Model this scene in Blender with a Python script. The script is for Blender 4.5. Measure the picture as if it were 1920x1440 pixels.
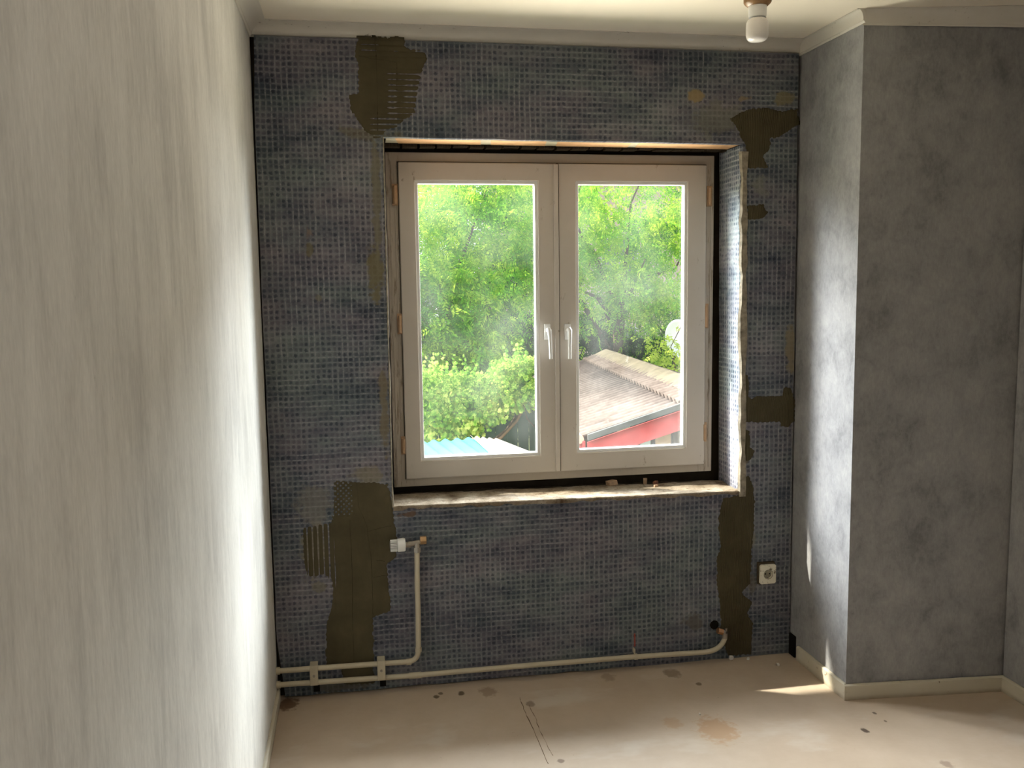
import bpy, math, random
import numpy as np
from mathutils import Vector, Matrix
for o in list(bpy.data.objects): bpy.data.objects.remove(o)
S = bpy.context.scene
COL = S.collection
random.seed(7); rng = np.random.default_rng(7)

# ------------------------------------------------------------------ camera
CAM = np.array([0.4915, -3.4685, 1.5941]); YAW, PITCH, ROLL, FPX = 0.1745, 0.1091, -0.0139, 1684.64
def _basis():
    cy, sy = math.cos(YAW), math.sin(YAW)
    fw = np.array([sy*math.cos(PITCH), cy*math.cos(PITCH), -math.sin(PITCH)])
    rt = np.array([cy, -sy, 0.]); up = np.cross(rt, fw)
    return rt*math.cos(ROLL)+up*math.sin(ROLL), -rt*math.sin(ROLL)+up*math.cos(ROLL), fw
RR, UU, FF = _basis()
cam_data = bpy.data.cameras.new('camera'); cam = bpy.data.objects.new('camera', cam_data); COL.objects.link(cam)
cam_data.sensor_fit = 'HORIZONTAL'; cam_data.sensor_width = 36.0; cam_data.lens = FPX/1920*36.0
cam_data.clip_start = 0.02; cam_data.clip_end = 300
M = Matrix.Identity(4)
for i in range(3):
    M[i][0], M[i][1], M[i][2], M[i][3] = RR[i], UU[i], -FF[i], CAM[i]
cam.matrix_world = M; S.camera = cam
# ------------------------------------------------------------------ sky, sun, exposure
W = bpy.data.worlds.new('world'); S.world = W; W.use_nodes = True
wn = W.node_tree; wn.nodes.clear()
wo = wn.nodes.new('ShaderNodeOutputWorld'); bg = wn.nodes.new('ShaderNodeBackground')
tc = wn.nodes.new('ShaderNodeTexCoord'); sx = wn.nodes.new('ShaderNodeSeparateXYZ'); cr = wn.nodes.new('ShaderNodeValToRGB')
wn.links.new(tc.outputs['Generated'], sx.inputs[0]); wn.links.new(sx.outputs['Z'], cr.inputs[0])
cr.color_ramp.elements[0].position = 0.0; cr.color_ramp.elements[0].color = (1.0, 0.99, 0.96, 1)
cr.color_ramp.elements[1].position = 0.9; cr.color_ramp.elements[1].color = (0.66, 0.80, 1.0, 1)
wn.links.new(cr.outputs[0], bg.inputs[0]); bg.inputs[1].default_value = 1.05
wn.links.new(bg.outputs[0], wo.inputs[0])
SUN_DIR = Vector((2.1, -1.0, -2.4)).normalized()
sl = bpy.data.lights.new('sun', 'SUN'); sl.energy = 9.0; sl.angle = math.radians(0.6); sl.color = (1.0, 0.93, 0.80)
so = bpy.data.objects.new('sun', sl); COL.objects.link(so); so.rotation_euler = SUN_DIR.to_track_quat('-Z', 'Y').to_euler()
vs = S.view_settings; vs.view_transform = 'Standard'; vs.look = 'None'; vs.gamma = 1.0; vs.use_curve_mapping = False
vs.exposure = 0.58

def area(name, loc, to, sx_, sy_, power, col):
    l = bpy.data.lights.new(name, 'AREA'); l.shape = 'RECTANGLE'; l.size = sx_; l.size_y = sy_; l.energy = power; l.color = col
    o = bpy.data.objects.new(name, l); COL.objects.link(o); o.location = loc; o.rotation_euler = (Vector(to)-Vector(loc)).to_track_quat('-Z', 'Y').to_euler(); return o
area('sky_fill', (1.6, 4.6, 4.75), (1.33, .25, 1.5), 13.0, 3.4, 3800, (.93, .97, 1.0))  # added area fill, a stand-in for skylight entering the window
area('sun_side_fill', (-2.7, 2.5, 4.2), (1.33, .2, 1.3), 2.6, 4.2, 1450, (.97, .98, 1.0))  # added fill from the sun's side, brightening the boxed-out corner
area('left_wall_fill', (5.3, 2.3, 2.9), (1.33, .2, 1.45), 1.8, 2.8, 620, (.90, .95, 1.0))  # added fill with no cloud there, brightening the left wall
area('ceiling_fill', (1.5, 2.6, -.7), (1.33, .25, 1.6), 5.0, 2.0, 430, (1.0, .90, .78))  # added fill below the window, lifting ceiling and lintel
area('rear_fill', (3.5, -4.35, .75), (1.6, -2.6, 2.4), 1.0, 1.2, 25, (1.0, .97, .93))  # added fill behind the viewer, outside the invented gap in the right wall

# ------------------------------------------------------------------ helpers
def ray(px, py): return (px-960)/FPX*RR-(py-720)/FPX*UU+FF
def at(px, py, Y): q = ray(px, py); return CAM+q*(Y-CAM[1])/q[1]
def atx(px, py, X): q = ray(px, py); return CAM+q*(X-CAM[0])/q[0]
def atz(px, py, Z): q = ray(px, py); return CAM+q*(Z-CAM[2])/q[2]
def mesh(name, v, f, mat=None, parent=None, smooth=False):
    me = bpy.data.meshes.new(name)
    me.from_pydata([tuple(map(float, p)) for p in v], [], [tuple(map(int, q)) for q in f]); me.update()
    if mat: me.materials.append(mat)
    if smooth: me.polygons.foreach_set('use_smooth', [True]*len(me.polygons))
    o = bpy.data.objects.new(name, me); COL.objects.link(o)
    if parent: o.parent = parent
    return o
def tag(o, label=None, cat=None, group=None, kind=None):
    if label: o['label'] = label
    if cat: o['category'] = cat
    if group: o['group'] = group
    if kind: o['kind'] = kind
    return o
def empty(name, loc=(0, 0, 0)):
    o = bpy.data.objects.new(name, None); COL.objects.link(o); o.location = [float(a) for a in loc]; o.empty_display_size = .1
    return o
class MB:
    def __init__(s): s.v = []; s.f = []
    def add(s, v, f):
        n = len(s.v); s.v += [tuple(map(float, p)) for p in v]; s.f += [tuple(n+i for i in q) for q in f]; return s
    def box(s, a, b):
        x0, y0, z0 = a; x1, y1, z1 = b
        return s.add([(x0,y0,z0),(x1,y0,z0),(x1,y1,z0),(x0,y1,z0),(x0,y0,z1),(x1,y0,z1),(x1,y1,z1),(x0,y1,z1)],
                     [(0,3,2,1),(4,5,6,7),(0,1,5,4),(1,2,6,5),(2,3,7,6),(3,0,4,7)])
    def prism(s, pts, vec):   # polygon of 3D points extruded along vec
        n = len(pts); vec = np.array(vec, float)
        v = [np.array(p, float) for p in pts]+[np.array(p, float)+vec for p in pts]
        return s.add(v, [tuple(range(n))[::-1], tuple(range(n, 2*n))]+[(i, (i+1) % n, n+(i+1) % n, n+i) for i in range(n)])
    def tube(s, path, r, n=14, caps=True):
        path = [np.array(p, float) for p in path]; m = len(path); rs = r if hasattr(r, '__len__') else [r]*m
        V = []; prev = None
        for i, p in enumerate(path):
            t = path[min(i+1, m-1)]-path[max(i-1, 0)]; t /= np.linalg.norm(t)
            if prev is None:
                a = np.array([0, 0, 1.]) if abs(t[2]) < .9 else np.array([1., 0, 0]); u = np.cross(t, a)
            else: u = prev-t*np.dot(prev, t)
            u /= np.linalg.norm(u); w = np.cross(t, u); prev = u
            for k in range(n):
                an = 2*math.pi*k/n; V.append(p+rs[i]*(u*math.cos(an)+w*math.sin(an)))
        F = [(i*n+k, i*n+(k+1) % n, (i+1)*n+(k+1) % n, (i+1)*n+k) for i in range(m-1) for k in range(n)]
        if caps: F += [tuple(range(n))[::-1], tuple((m-1)*n+k for k in range(n))]
        return s.add(V, F)
    def obj(s, name, mat, parent=None, smooth=False, bevel=0):
        o = mesh(name, s.v, s.f, mat, parent, smooth)
        if bevel:
            b = o.modifiers.new('bevel', 'BEVEL'); b.width = bevel; b.segments = 2; b.limit_method = 'ANGLE'; b.angle_limit = math.radians(40)
        return o
def autosmooth(o, ang=35):
    me = o.data; me.polygons.foreach_set('use_smooth', [True]*len(me.polygons)); me.set_sharp_from_angle(angle=math.radians(ang)); return o

# cheap value noise in numpy
_tab = rng.random((256, 256))
def vnoise(x, y):
    x = np.asarray(x, float); y = np.asarray(y, float)
    xi = np.floor(x).astype(int); yi = np.floor(y).astype(int); fx = x-xi; fy = y-yi
    fx = fx*fx*(3-2*fx); fy = fy*fy*(3-2*fy)
    g = lambda a, b: _tab[a % 256, b % 256]
    return (g(xi, yi)*(1-fx)+g(xi+1, yi)*fx)*(1-fy)+(g(xi, yi+1)*(1-fx)+g(xi+1, yi+1)*fx)*fy
def fbm(x, y, o=4):
    s = 0; a = .5
    for k in range(o): s = s+a*(vnoise(x*2**k+17*k, y*2**k+5*k)-.5)*2; a *= .5
    return s

# ------------------------------------------------------------------ material helpers
class Mat:
    def __init__(s, name, rough=.8, spec=.3):
        s.m = bpy.data.materials.new(name); s.m.use_nodes = True; s.t = s.m.node_tree; s.t.nodes.clear()
        s.out = s.t.nodes.new('ShaderNodeOutputMaterial'); s.b = s.t.nodes.new('ShaderNodeBsdfPrincipled')
        s.t.links.new(s.b.outputs[0], s.out.inputs[0]); s.b.inputs['Roughness'].default_value = rough
        s.b.inputs['Specular IOR Level'].default_value = spec
        s.co = s.t.nodes.new('ShaderNodeTexCoord').outputs['Object']; s._h = None
    def _set(s, sock, v):
        if isinstance(v, bpy.types.NodeSocket): s.t.links.new(v, sock)
        elif hasattr(v, '__len__') and len(v) == 3 and sock.type == 'RGBA': sock.default_value = (*v, 1)
        else: sock.default_value = v
    def math(s, op, a, b=0.0, c=0.0, clamp=False):
        n = s.t.nodes.new('ShaderNodeMath'); n.operation = op; n.use_clamp = clamp
        s._set(n.inputs[0], a); s._set(n.inputs[1], b); s._set(n.inputs[2], c); return n.outputs[0]
    def ss(s, x, a, b):   # smoothstep
        n = s.t.nodes.new('ShaderNodeMapRange'); n.interpolation_type = 'SMOOTHSTEP'
        s._set(n.inputs[0], x); n.inputs[1].default_value = a; n.inputs[2].default_value = b; return n.outputs[0]
    def scale(s, v, k):
        n = s.t.nodes.new('ShaderNodeVectorMath'); n.operation = 'MULTIPLY'; s._set(n.inputs[0], v); n.inputs[1].default_value = k; return n.outputs[0]
    def add(s, v, k):
        n = s.t.nodes.new('ShaderNodeVectorMath'); n.operation = 'ADD'; s._set(n.inputs[0], v); s._set(n.inputs[1], k); return n.outputs[0]
    def noise(s, v, sc, det=4, rough=.55, dist=0.0, color=False):
        n = s.t.nodes.new('ShaderNodeTexNoise'); s._set(n.inputs['Vector'], v); n.inputs['Scale'].default_value = sc
        n.inputs['Detail'].default_value = det; n.inputs['Roughness'].default_value = rough; n.inputs['Distortion'].default_value = dist
        return n.outputs['Color' if color else 'Fac']
    def xyz(s, v):
        n = s.t.nodes.new('ShaderNodeSeparateXYZ'); s._set(n.inputs[0], v); return n.outputs[0], n.outputs[1], n.outputs[2]
    def comb(s, x, y, z):
        n = s.t.nodes.new('ShaderNodeCombineXYZ')
        for i, q in enumerate((x, y, z)): s._set(n.inputs[i], q)
        return n.outputs[0]
    def mix(s, f, a, b, mode='MIX'):
        n = s.t.nodes.new('ShaderNodeMix'); n.data_type = 'RGBA'; n.blend_type = mode
        s._set(n.inputs['Factor'], f); s._set(n.inputs[6], a); s._set(n.inputs[7], b); return n.outputs[2]
    def ramp(s, f, stops):
        n = s.t.nodes.new('ShaderNodeValToRGB'); s._set(n.inputs[0], f); e = n.color_ramp.elements
        while len(e) < len(stops): e.new(.5)
        for q, (p, c) in zip(e, stops): q.position = p; q.color = (*c, 1) if len(c) == 3 else c
        return n.outputs[0]
    def color(s, c): s._set(s.b.inputs['Base Color'], c); return s
    def bump(s, h, st=.3, d=.002):
        n = s.t.nodes.new('ShaderNodeBump'); n.inputs['Strength'].default_value = st; n.inputs['Distance'].default_value = d
        s._set(n.inputs['Height'], h); s.t.links.new(n.outputs[0], s.b.inputs['Normal']); return s
def simple(name, col, rough=.6, spec=.3, var=.12, sc=20, metal=0, bump=0):
    m = Mat(name, rough, spec); n = m.noise(m.co, sc, 5)
    m.color(m.mix(n, tuple(c*(1-var*2) for c in col), tuple(min(1, c*(1+var*2)) for c in col)))
    m.b.inputs['Metallic'].default_value = metal
    if bump: m.bump(n, .5, bump)
    return m.m

# wallpaper, brushed vertical streaks
def wallpaper(name, lo, mid, hi, stretch, axis, dark=.55, blot=2.2):
    m = Mat(name, .75, .25)
    k = (1, 1, stretch)
    v = m.scale(m.co, k)
    big = m.noise(m.co, blot, 3, .5); fine = m.noise(v, 62, 6, .7); med = m.noise(v, 16, 6, .65, .5)
    f = m.math('ADD', m.math('MULTIPLY', big, .38), m.math('ADD', m.math('MULTIPLY', med, .38), m.math('MULTIPLY', fine, .24)))
    c = m.ramp(f, [(.36, lo), (.50, mid), (.62, hi)])
    sp = m.noise(m.scale(m.co, (1, 1, .5)), 38, 5, .7); zone = m.noise(m.add(m.co, (3.1, 4.2, 1.7)), 1.6, 2, .5)
    spk = m.math('MULTIPLY', m.ss(sp, .64, .72), m.ss(zone, .52, .62))
    c = m.mix(m.math('MULTIPLY', spk, dark), c, (.16, .15, .14))
    grain = m.noise(m.scale(m.co, (1, 1, .3)), 160, 3, .6)
    c = m.mix(.18, c, m.ramp(grain, [(.3, (.35, .35, .35)), (.7, (1, 1, 1))]), 'MULTIPLY')
    m.color(c); m.bump(m.math('ADD', fine, m.math('MULTIPLY', grain, .5)), .25, .001); return m.m
M_WL = wallpaper('wallpaper_streaked', (.50, .485, .455), (.66, .64, .595), (.76, .74, .69), .22, 1)
M_WR = wallpaper('wallpaper_blotched', (.20, .197, .205), (.31, .305, .312), (.375, .368, .365), .75, 0, .6, 5.5)  # same wallpaper, darkened so this side reads as shaded

def panel_mat(name, lift=1.0, uv=('x', 'z')):
    m = Mat(name, .9, .15); x, y, z = m.xyz(m.co); d = {'x': x, 'y': y, 'z': z}; u, w = d[uv[0]], d[uv[1]]
    P = .0205
    warp = m.noise(m.co, 9, 2, .5); wv = m.math('MULTIPLY', m.math('SUBTRACT', warp, .5), .010)
    U = m.math('DIVIDE', m.math('ADD', u, wv), P); V = m.math('DIVIDE', m.math('ADD', w, wv), P)
    iu, iv = m.math('FLOOR', U), m.math('FLOOR', V); fu, fv = m.math('FRACT', U), m.math('FRACT', V)
    wn_ = m.t.nodes.new('ShaderNodeTexWhiteNoise'); m.t.links.new(m.comb(iu, iv, 3.0), wn_.inputs['Vector']); cellr = wn_.outputs['Value']
    du = m.math('SUBTRACT', fu, .5); dv = m.math('SUBTRACT', fv, .5)
    du0, dv0 = du, dv; jx, jy, jz = m.xyz(wn_.outputs['Color'])
    du = m.math('ADD', du, m.math('MULTIPLY', m.math('SUBTRACT', jx, .5), .22)); dv = m.math('ADD', dv, m.math('MULTIPLY', m.math('SUBTRACT', jy, .5), .22))
    r = m.math('SQRT', m.math('ADD', m.math('MULTIPLY', du, du), m.math('MULTIPLY', dv, dv)))
    edge_n = m.math('MULTIPLY', m.math('SUBTRACT', m.noise(m.co, 200, 2, .5), .5), .55)
    rr = m.math('ADD', r, edge_n)
    dot = m.math('SUBTRACT', 1.0, m.ss(rr, .22, .40))
    core = m.math('SUBTRACT', 1.0, m.ss(rr, .08, .20))
    # light grid lines, each run of them of its own strength
    brk = m.math('ADD', .25, m.math('MULTIPLY', m.ss(m.noise(m.co, 75, 3, .6), .38, .62), .75)); lu = m.math('MULTIPLY', m.ss(m.math('ABSOLUTE', du0), .29, .47), brk); lv = m.math('MULTIPLY', m.ss(m.math('ABSOLUTE', dv0), .29, .47), brk)
    bu = m.noise(m.comb(m.math('MULTIPLY', m.math('ROUND', U), 1.7), m.math('MULTIPLY', V, .11), 0.0), 1, 3, .6)
    bv = m.noise(m.comb(m.math('MULTIPLY', U, .11), m.math('MULTIPLY', m.math('ROUND', V), 1.7), 9.0), 1, 3, .6)
    zone = m.noise(m.add(m.co, (5, 2, 8)), 1.3, 2, .5)
    lines = m.math('MAXIMUM', m.math('MULTIPLY', lu, m.math('MULTIPLY', m.ss(bu, .30, .66), m.ss(zone, .65, .38))),
                   m.math('MULTIPLY', lv, m.math('MULTIPLY', m.ss(bv, .30, .66), m.ss(zone, .30, .56))))
    kst = (1, 1, 2.4)
    b1 = m.noise(m.scale(m.co, kst), 2.6, 5, .62, .3); b2 = m.noise(m.add(m.scale(m.co, kst), (7, 3, 1)), 9, 4, .6)
    f = m.math('ADD', m.math('MULTIPLY', b1, .6), m.math('MULTIPLY', b2, .4))
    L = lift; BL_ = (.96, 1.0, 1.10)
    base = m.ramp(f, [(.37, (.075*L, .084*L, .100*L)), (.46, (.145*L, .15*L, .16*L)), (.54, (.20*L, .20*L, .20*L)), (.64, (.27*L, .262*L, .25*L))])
    hue = m.noise(m.add(m.scale(m.co, (1, 1, 2)), (1, 9, 4)), 3.4, 3, .55)
    base = m.mix(.9, base, m.ramp(hue, [(.36, (.90, 1.0, .93)), (.5, (1, 1, 1)), (.64, (1.10, .98, 1.0))]), 'MULTIPLY')
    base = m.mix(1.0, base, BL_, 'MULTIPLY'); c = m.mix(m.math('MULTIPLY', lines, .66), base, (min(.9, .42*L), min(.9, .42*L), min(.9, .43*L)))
    dd = m.math('MULTIPLY', dot, m.math('ADD', .22, m.math('MULTIPLY', cellr, .68)))
    c = m.mix(dd, c, m.mix(1.0, base, (.42, .46, .52), 'MULTIPLY'))
    c = m.mix(m.math('MULTIPLY', core, m.math('MULTIPLY', cellr, .35)), c, (.04*L, .045*L, .06*L))
    # rubbed-in smears of adhesive (stains with a shape of their own)
    def smear(c, x0, z0, sx_, sz_, col, amt, ns=14):
        ex = m.math('DIVIDE', m.math('SUBTRACT', u, x0), sx_); ez = m.math('DIVIDE', m.math('SUBTRACT', w, z0), sz_)
        q = m.math('SQRT', m.math('ADD', m.math('MULTIPLY', ex, ex), m.math('MULTIPLY', ez, ez)))
        q = m.math('ADD', q, m.math('MULTIPLY', m.math('SUBTRACT', m.noise(m.co, ns, 5, .7), .5), 3.4))
        return m.mix(m.math('MULTIPLY', m.ss(q, 1.1, .6), amt), c, col)
    if uv == ('x', 'z'):
        OL = (.15, .13, .07)
        for (px, py, rx, ry, col, amt) in [(1303, 180, 16, 13, (.30, .22, .10), .8), (1395, 185, 14, 7, (.28, .21, .12), .7), (1470, 185, 28, 14, (.22, .18, .09), .7),
                (703, 510, 14, 56, OL, .85), (578, 435, 8, 14, (.22, .15, .11), .6), (580, 470, 6, 14, OL, .7), (598, 560, 7, 9, OL, .5), (690, 250, 45, 14, OL, .5),
                (1484, 660, 11, 50, (.24, .20, .13), .8), (1398, 850, 8, 28, (.16, .13, .08), .9), (1300, 1165, 30, 18, (.12, .11, .09), .7), (1345, 225, 60, 34, (.17, .165, .13), .55),
                (590, 1030, 26, 50, (.22, .19, .13), .65), (596, 1102, 18, 10, (.19, .17, .12), .6), (590, 950, 34, 40, (.22, .20, .17), .5), (700, 890, 40, 16, (.21, .18, .12), .6), (706, 380, 9, 110, (.17, .15, .10), .75), (720, 780, 9, 90, (.17, .14, .09), .8),
                (765, 965, 20, 6, (.13, .08, .05), .8), (1410, 1010, 9, 20, (.20, .17, .11), .5), (640, 1285, 50, 12, (.10, .085, .06), .7), (1424, 350, 18, 20, (.20, .20, .17), .6), (1335, 1170, 9, 9, (.05, .035, .02), .9), (1410, 1350-255, 9, 26, (.13, .11, .07), .5)]:
            P0 = at(px, py, 0); c = smear(c, P0[0], P0[2], rx/475, ry/475, col, amt)
        # red marker stroke
        P0 = at(1190, 1200, 0); ex = m.math('ABSOLUTE', m.math('SUBTRACT', u, float(P0[0]))); ez = m.math('ABSOLUTE', m.math('SUBTRACT', w, float(P0[2])))
        q = m.math('MULTIPLY', m.ss(m.math('ADD', ex, m.math('MULTIPLY', m.noise(m.co, 130, 2), .006)), .009, .004), m.ss(ez, .031, .026)); c = m.mix(m.math('MULTIPLY', q, .8), c, (.38, .07, .045))
    h = m.math('SUBTRACT', m.math('MULTIPLY', lines, .6), dot)
    m.color(c); m.bump(m.math('ADD', h, m.math('MULTIPLY', m.noise(m.co, 300, 2), .5)), .35, .002); return m.m
M_PAN = panel_mat('insulation_fleece', .80)
M_PAN_LIT = panel_mat('insulation_fleece_lit', 1.75, ('y', 'z'))  # same fleece, its colour lifted so the reveal looks lit
M_PEDGE = simple('panel_edge', (.27, .235, .18), .9, .1, .45, 45, 0, .004)
def mortar():
    m = Mat('olive_adhesive', .8, .2); x, y, z = m.xyz(m.co)
    n = m.noise(m.co, 7, 5, .6); c = m.ramp(n, [(.3, (.060, .049, .026)), (.55, (.080, .066, .036)), (.75, (.105, .087, .048))])
    m.color(c)
    wob = m.math('MULTIPLY', m.noise(m.scale(m.co, (1, 1, .6)), 6, 2), .05)
    wv = m.math('SINE', m.math('MULTIPLY', m.math('ADD', x, wob), 2*math.pi/.0068))
    zone = m.ss(x, 1.86, 1.93)
    st = m.noise(m.scale(m.co, (1, 1, .25)), 40, 3)
    m.bump(m.math('ADD', m.math('MULTIPLY', m.math('MULTIPLY', wv, .5), zone), m.math('MULTIPLY', st, .7)), .9, .0022); return m.m
M_MOR = mortar()
M_RAW = simple('raw_wall', (.045, .035, .025), .95, .1, .3, 14, 0, .004)

def ceil_mat():
    m = Mat('ceiling_paint', .6, .3); n = m.noise(m.co, 1.7, 4, .5); c = m.mix(n, (.82, .75, .63), (.90, .82, .70))
    st = m.noise(m.scale(m.co, (1, 3, 1)), 9, 5, .65); c = m.mix(m.math('MULTIPLY', m.ss(st, .66, .78), .45), c, (.52, .42, .30))
    m.color(c); m.bump(m.noise(m.co, 60, 3), .15, .001); return m.m
M_CEIL = ceil_mat()
def trim_mat():
    m = Mat('trim_paint', .5, .4); n = m.noise(m.co, 4, 4, .6); c = m.mix(n, (.60, .56, .49), (.74, .70, .63))
    sp = m.noise(m.co, 45, 5, .7); z_ = m.noise(m.add(m.co, (3, 1, 2)), 5, 2)
    c = m.mix(m.math('MULTIPLY', m.ss(sp, .62, .70), m.ss(z_, .5, .62)), c, (.17, .11, .07))
    m.color(c); m.bump(sp, .2, .001); return m.m
M_TRIM = trim_mat()
def base_mat():
    m = Mat('baseboard_paint', .5, .35); n = m.noise(m.co, 5, 4, .6); c = m.mix(n, (.50, .45, .34), (.68, .63, .52))
    sp = m.noise(m.co, 30, 5, .7); z_ = m.noise(m.add(m.co, (3, 1, 2)), 4, 2)
    c = m.mix(m.math('MULTIPLY', m.ss(sp, .60, .70), m.ss(z_, .48, .6)), c, (.19, .12, .07))
    x, y, z = m.xyz(m.co); low = m.math('MULTIPLY', m.ss(z, .022, .0), m.noise(m.co, 14, 3)); c = m.mix(low, c, (.25, .17, .10))
    m.color(c); m.bump(sp, .2, .001); return m.m
M_BASE = base_mat()
def floor_mat():
    m = Mat('floor_sheet', .55, .35); x, y, z = m.xyz(m.co)
    n = m.noise(m.co, 1.6, 5, .6); n2 = m.noise(m.co, 9, 5, .65)
    c = m.mix(n, (.46, .355, .26), (.56, .465, .37)); c = m.mix(.35, c, m.ramp(n2, [(.3, (.72, .68, .62)), (.7, (1, 1, 1))]), 'MULTIPLY')
    dust = m.noise(m.scale(m.add(m.co, (2, 1, 0)), (1, 1.6, 1)), 2.6, 4, .6); c = m.mix(m.math('MULTIPLY', m.ss(dust, .55, .72), .4), c, (.62, .57, .50))
    sp = m.noise(m.co, 26, 4, .6); z_ = m.noise(m.add(m.co, (1, 1, 2)), 3, 2)
    c = m.mix(m.math('MULTIPLY', m.ss(sp, .68, .74), m.math('MULTIPLY', m.ss(z_, .5, .6), .7)), c, (.17, .12, .08))
    for (px, py, r_, col, amt) in [(1345, 1368, .075, (.44, .28, .16), .8), (1262, 1356, .035, (.44, .29, .17), .6), (1260, 1262, .035, (.20, .14, .09), .7), (1140, 1270, .03, (.22, .16, .11), .5),
            (865, 1300, .014, (.10, .07, .04), .9), (826, 1300, .010, (.10, .07, .04), .8), (818, 1306, .012, (.10, .07, .04), .9), (1310, 1282, .012, (.12, .08, .04), .8), (540, 1320, .045, (.12, .06, .03), .9), (995, 1320, .02, (.18, .13, .09), .7),
            (1622, 1370, .014, (.10, .07, .05), 1.), (1640, 1337, .008, (.10, .07, .05), .9), (1660, 1352, .006, (.12, .08, .05), .8), (1052, 1427, .012, (.2, .14, .1), .8), (1775, 1433, .02, (.28, .20, .15), .7), (915, 1297, .035, (.24, .16, .10), .6)]:
        P0 = atz(px, py, 0)
        q = m.math('SQRT', m.math('ADD', m.math('POWER', m.math('ABSOLUTE', m.math('SUBTRACT', x, float(P0[0]))), 2), m.math('POWER', m.math('MULTIPLY', m.math('ABSOLUTE', m.math('SUBTRACT', y, float(P0[1]))), .75), 2)))
        q = m.math('ADD', m.math('DIVIDE', q, r_), m.math('MULTIPLY', m.math('SUBTRACT', m.noise(m.co, 40, 3), .5), 1.6))
        c = m.mix(m.math('MULTIPLY', m.ss(q, 1.15, .6), amt), c, col)
    m.color(c); m.bump(m.math('ADD', n2, m.math('MULTIPLY', sp, .3)), .12, .002); return m.m
M_FLOOR = floor_mat()
def frame_mat():
    m = Mat('window_paint', .38, .45); n = m.noise(m.co, 6, 4, .6); c = m.mix(n, (.52, .475, .42), (.62, .575, .52))
    sp = m.noise(m.scale(m.co, (1, 1, .45)), 34, 5, .7); z_ = m.noise(m.add(m.co, (2, 4, 2)), 5, 2)
    c = m.mix(m.math('MULTIPLY', m.ss(sp, .60, .70), m.math('MULTIPLY', m.ss(z_, .52, .62), .75)), c, (.22, .17, .11))
    m.color(c); m.bump(n, .1, .001); return m.m
M_FR = frame_mat()
def oframe_mat():
    m = Mat('window_frame_dirty', .6, .3); n = m.noise(m.co, 8, 4, .6); c = m.mix(n, (.44, .385, .32), (.55, .50, .43))
    sp = m.noise(m.scale(m.co, (2.5, 1, .3)), 26, 5, .7); x, y, z = m.xyz(m.co)
    side = m.math('MAXIMUM', m.ss(x, -.590, -.635), m.ss(x, .625, .66))
    c = m.mix(m.math('MULTIPLY', m.ss(sp, .52, .66), m.math('ADD', .04, m.math('MULTIPLY', side, .62))), c, (.17, .12, .07))
    m.color(c); m.bump(sp, .12, .001); return m.m
M_OFR = oframe_mat()
M_PVC = simple('white_plastic', (.80, .80, .78), .3, .5, .03, 12)
M_GAP = simple('gap_shade_dark', (.10, .085, .06), .7, .2, .1, 30)
M_PIPE = simple('pipe_paint', (.52, .46, .34), .4, .45, .12, 9)
M_STEEL = simple('dull_nickel', (.35, .32, .28), .38, .5, .1, 30, .9)
M_BRASS = simple('brass', (.55, .36, .20), .35, .5, .1, 30, .9)
M_COPPER = simple('copper', (.62, .34, .18), .35, .5, .12, 30, .9)
M_HINGE = simple('hinge_wood', (.50, .33, .20), .6, .3, .15, 40)
M_DARK = simple('hole_shade_black', (.012, .010, .008), .95, .05, .1, 20)  # near-black that paints the shade inside holes
M_BROWN = simple('brown_ceramic', (.30, .17, .07), .35, .5, .35, 60)

def structure(o, label=None): tag(o, label, None, None, 'structure'); return o

# ================================================================== ROOM
XL, XR, H = .157, 2.307, 2.50
CEIL_Z = 2.545; YB = -5.3; XW = 2.94
COLY = -.4426; COLY2 = -.4965
floor = structure(mesh('floor', [(XL-.02, YB-.1, 0), (XW+.1, YB-.1, 0), (XW+.1, .30, 0), (XL-.02, .30, 0)], [(0, 1, 2, 3)], M_FLOOR), 'worn beige sheet flooring with scratches and stains')
ceil = structure(MB().box((XL-.1, YB-.1, CEIL_Z), (XW+.2, .34, CEIL_Z+.1)).obj('ceiling', M_CEIL), 'cream painted ceiling')
structure(MB().box((XL-.12, YB-.1, -.02), (XL, .34, CEIL_Z+.02)).obj('wall_left', M_WL), 'long wall in light grey streaked wallpaper')
rw = MB()
for a_, b_ in [((XW, -3.85, -.02), (XW+.12, COLY2-.001, CEIL_Z+.02)), ((XW, YB-.1, -.02), (XW+.12, -4.85, CEIL_Z+.02)), ((XW, -4.85, -.02), (XW+.12, -3.85, .85)), ((XW, -4.85, 2.1), (XW+.12, -3.85, CEIL_Z+.02))]: rw.box(a_, b_)  # gap in this wall is invented, letting the added rear lamp in
structure(rw.obj('wall_right', M_WR), 'grey wallpapered wall beyond the boxed-out corner')
structure(MB().box((XL-.1, YB-.12, -.02), (XW+.1, YB, CEIL_Z+.02)).obj('wall_rear', M_WR), 'wallpapered wall behind the viewer')
structure(MB().prism([(XR, .30, -.02), (XR, COLY, -.02), (XW+.12, COLY2, -.02), (XW+.12, .30, -.02)], (0, 0, CEIL_Z+.04)).obj('wall_corner', M_WR), 'boxed-out corner covered in blotchy grey wallpaper')

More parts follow.
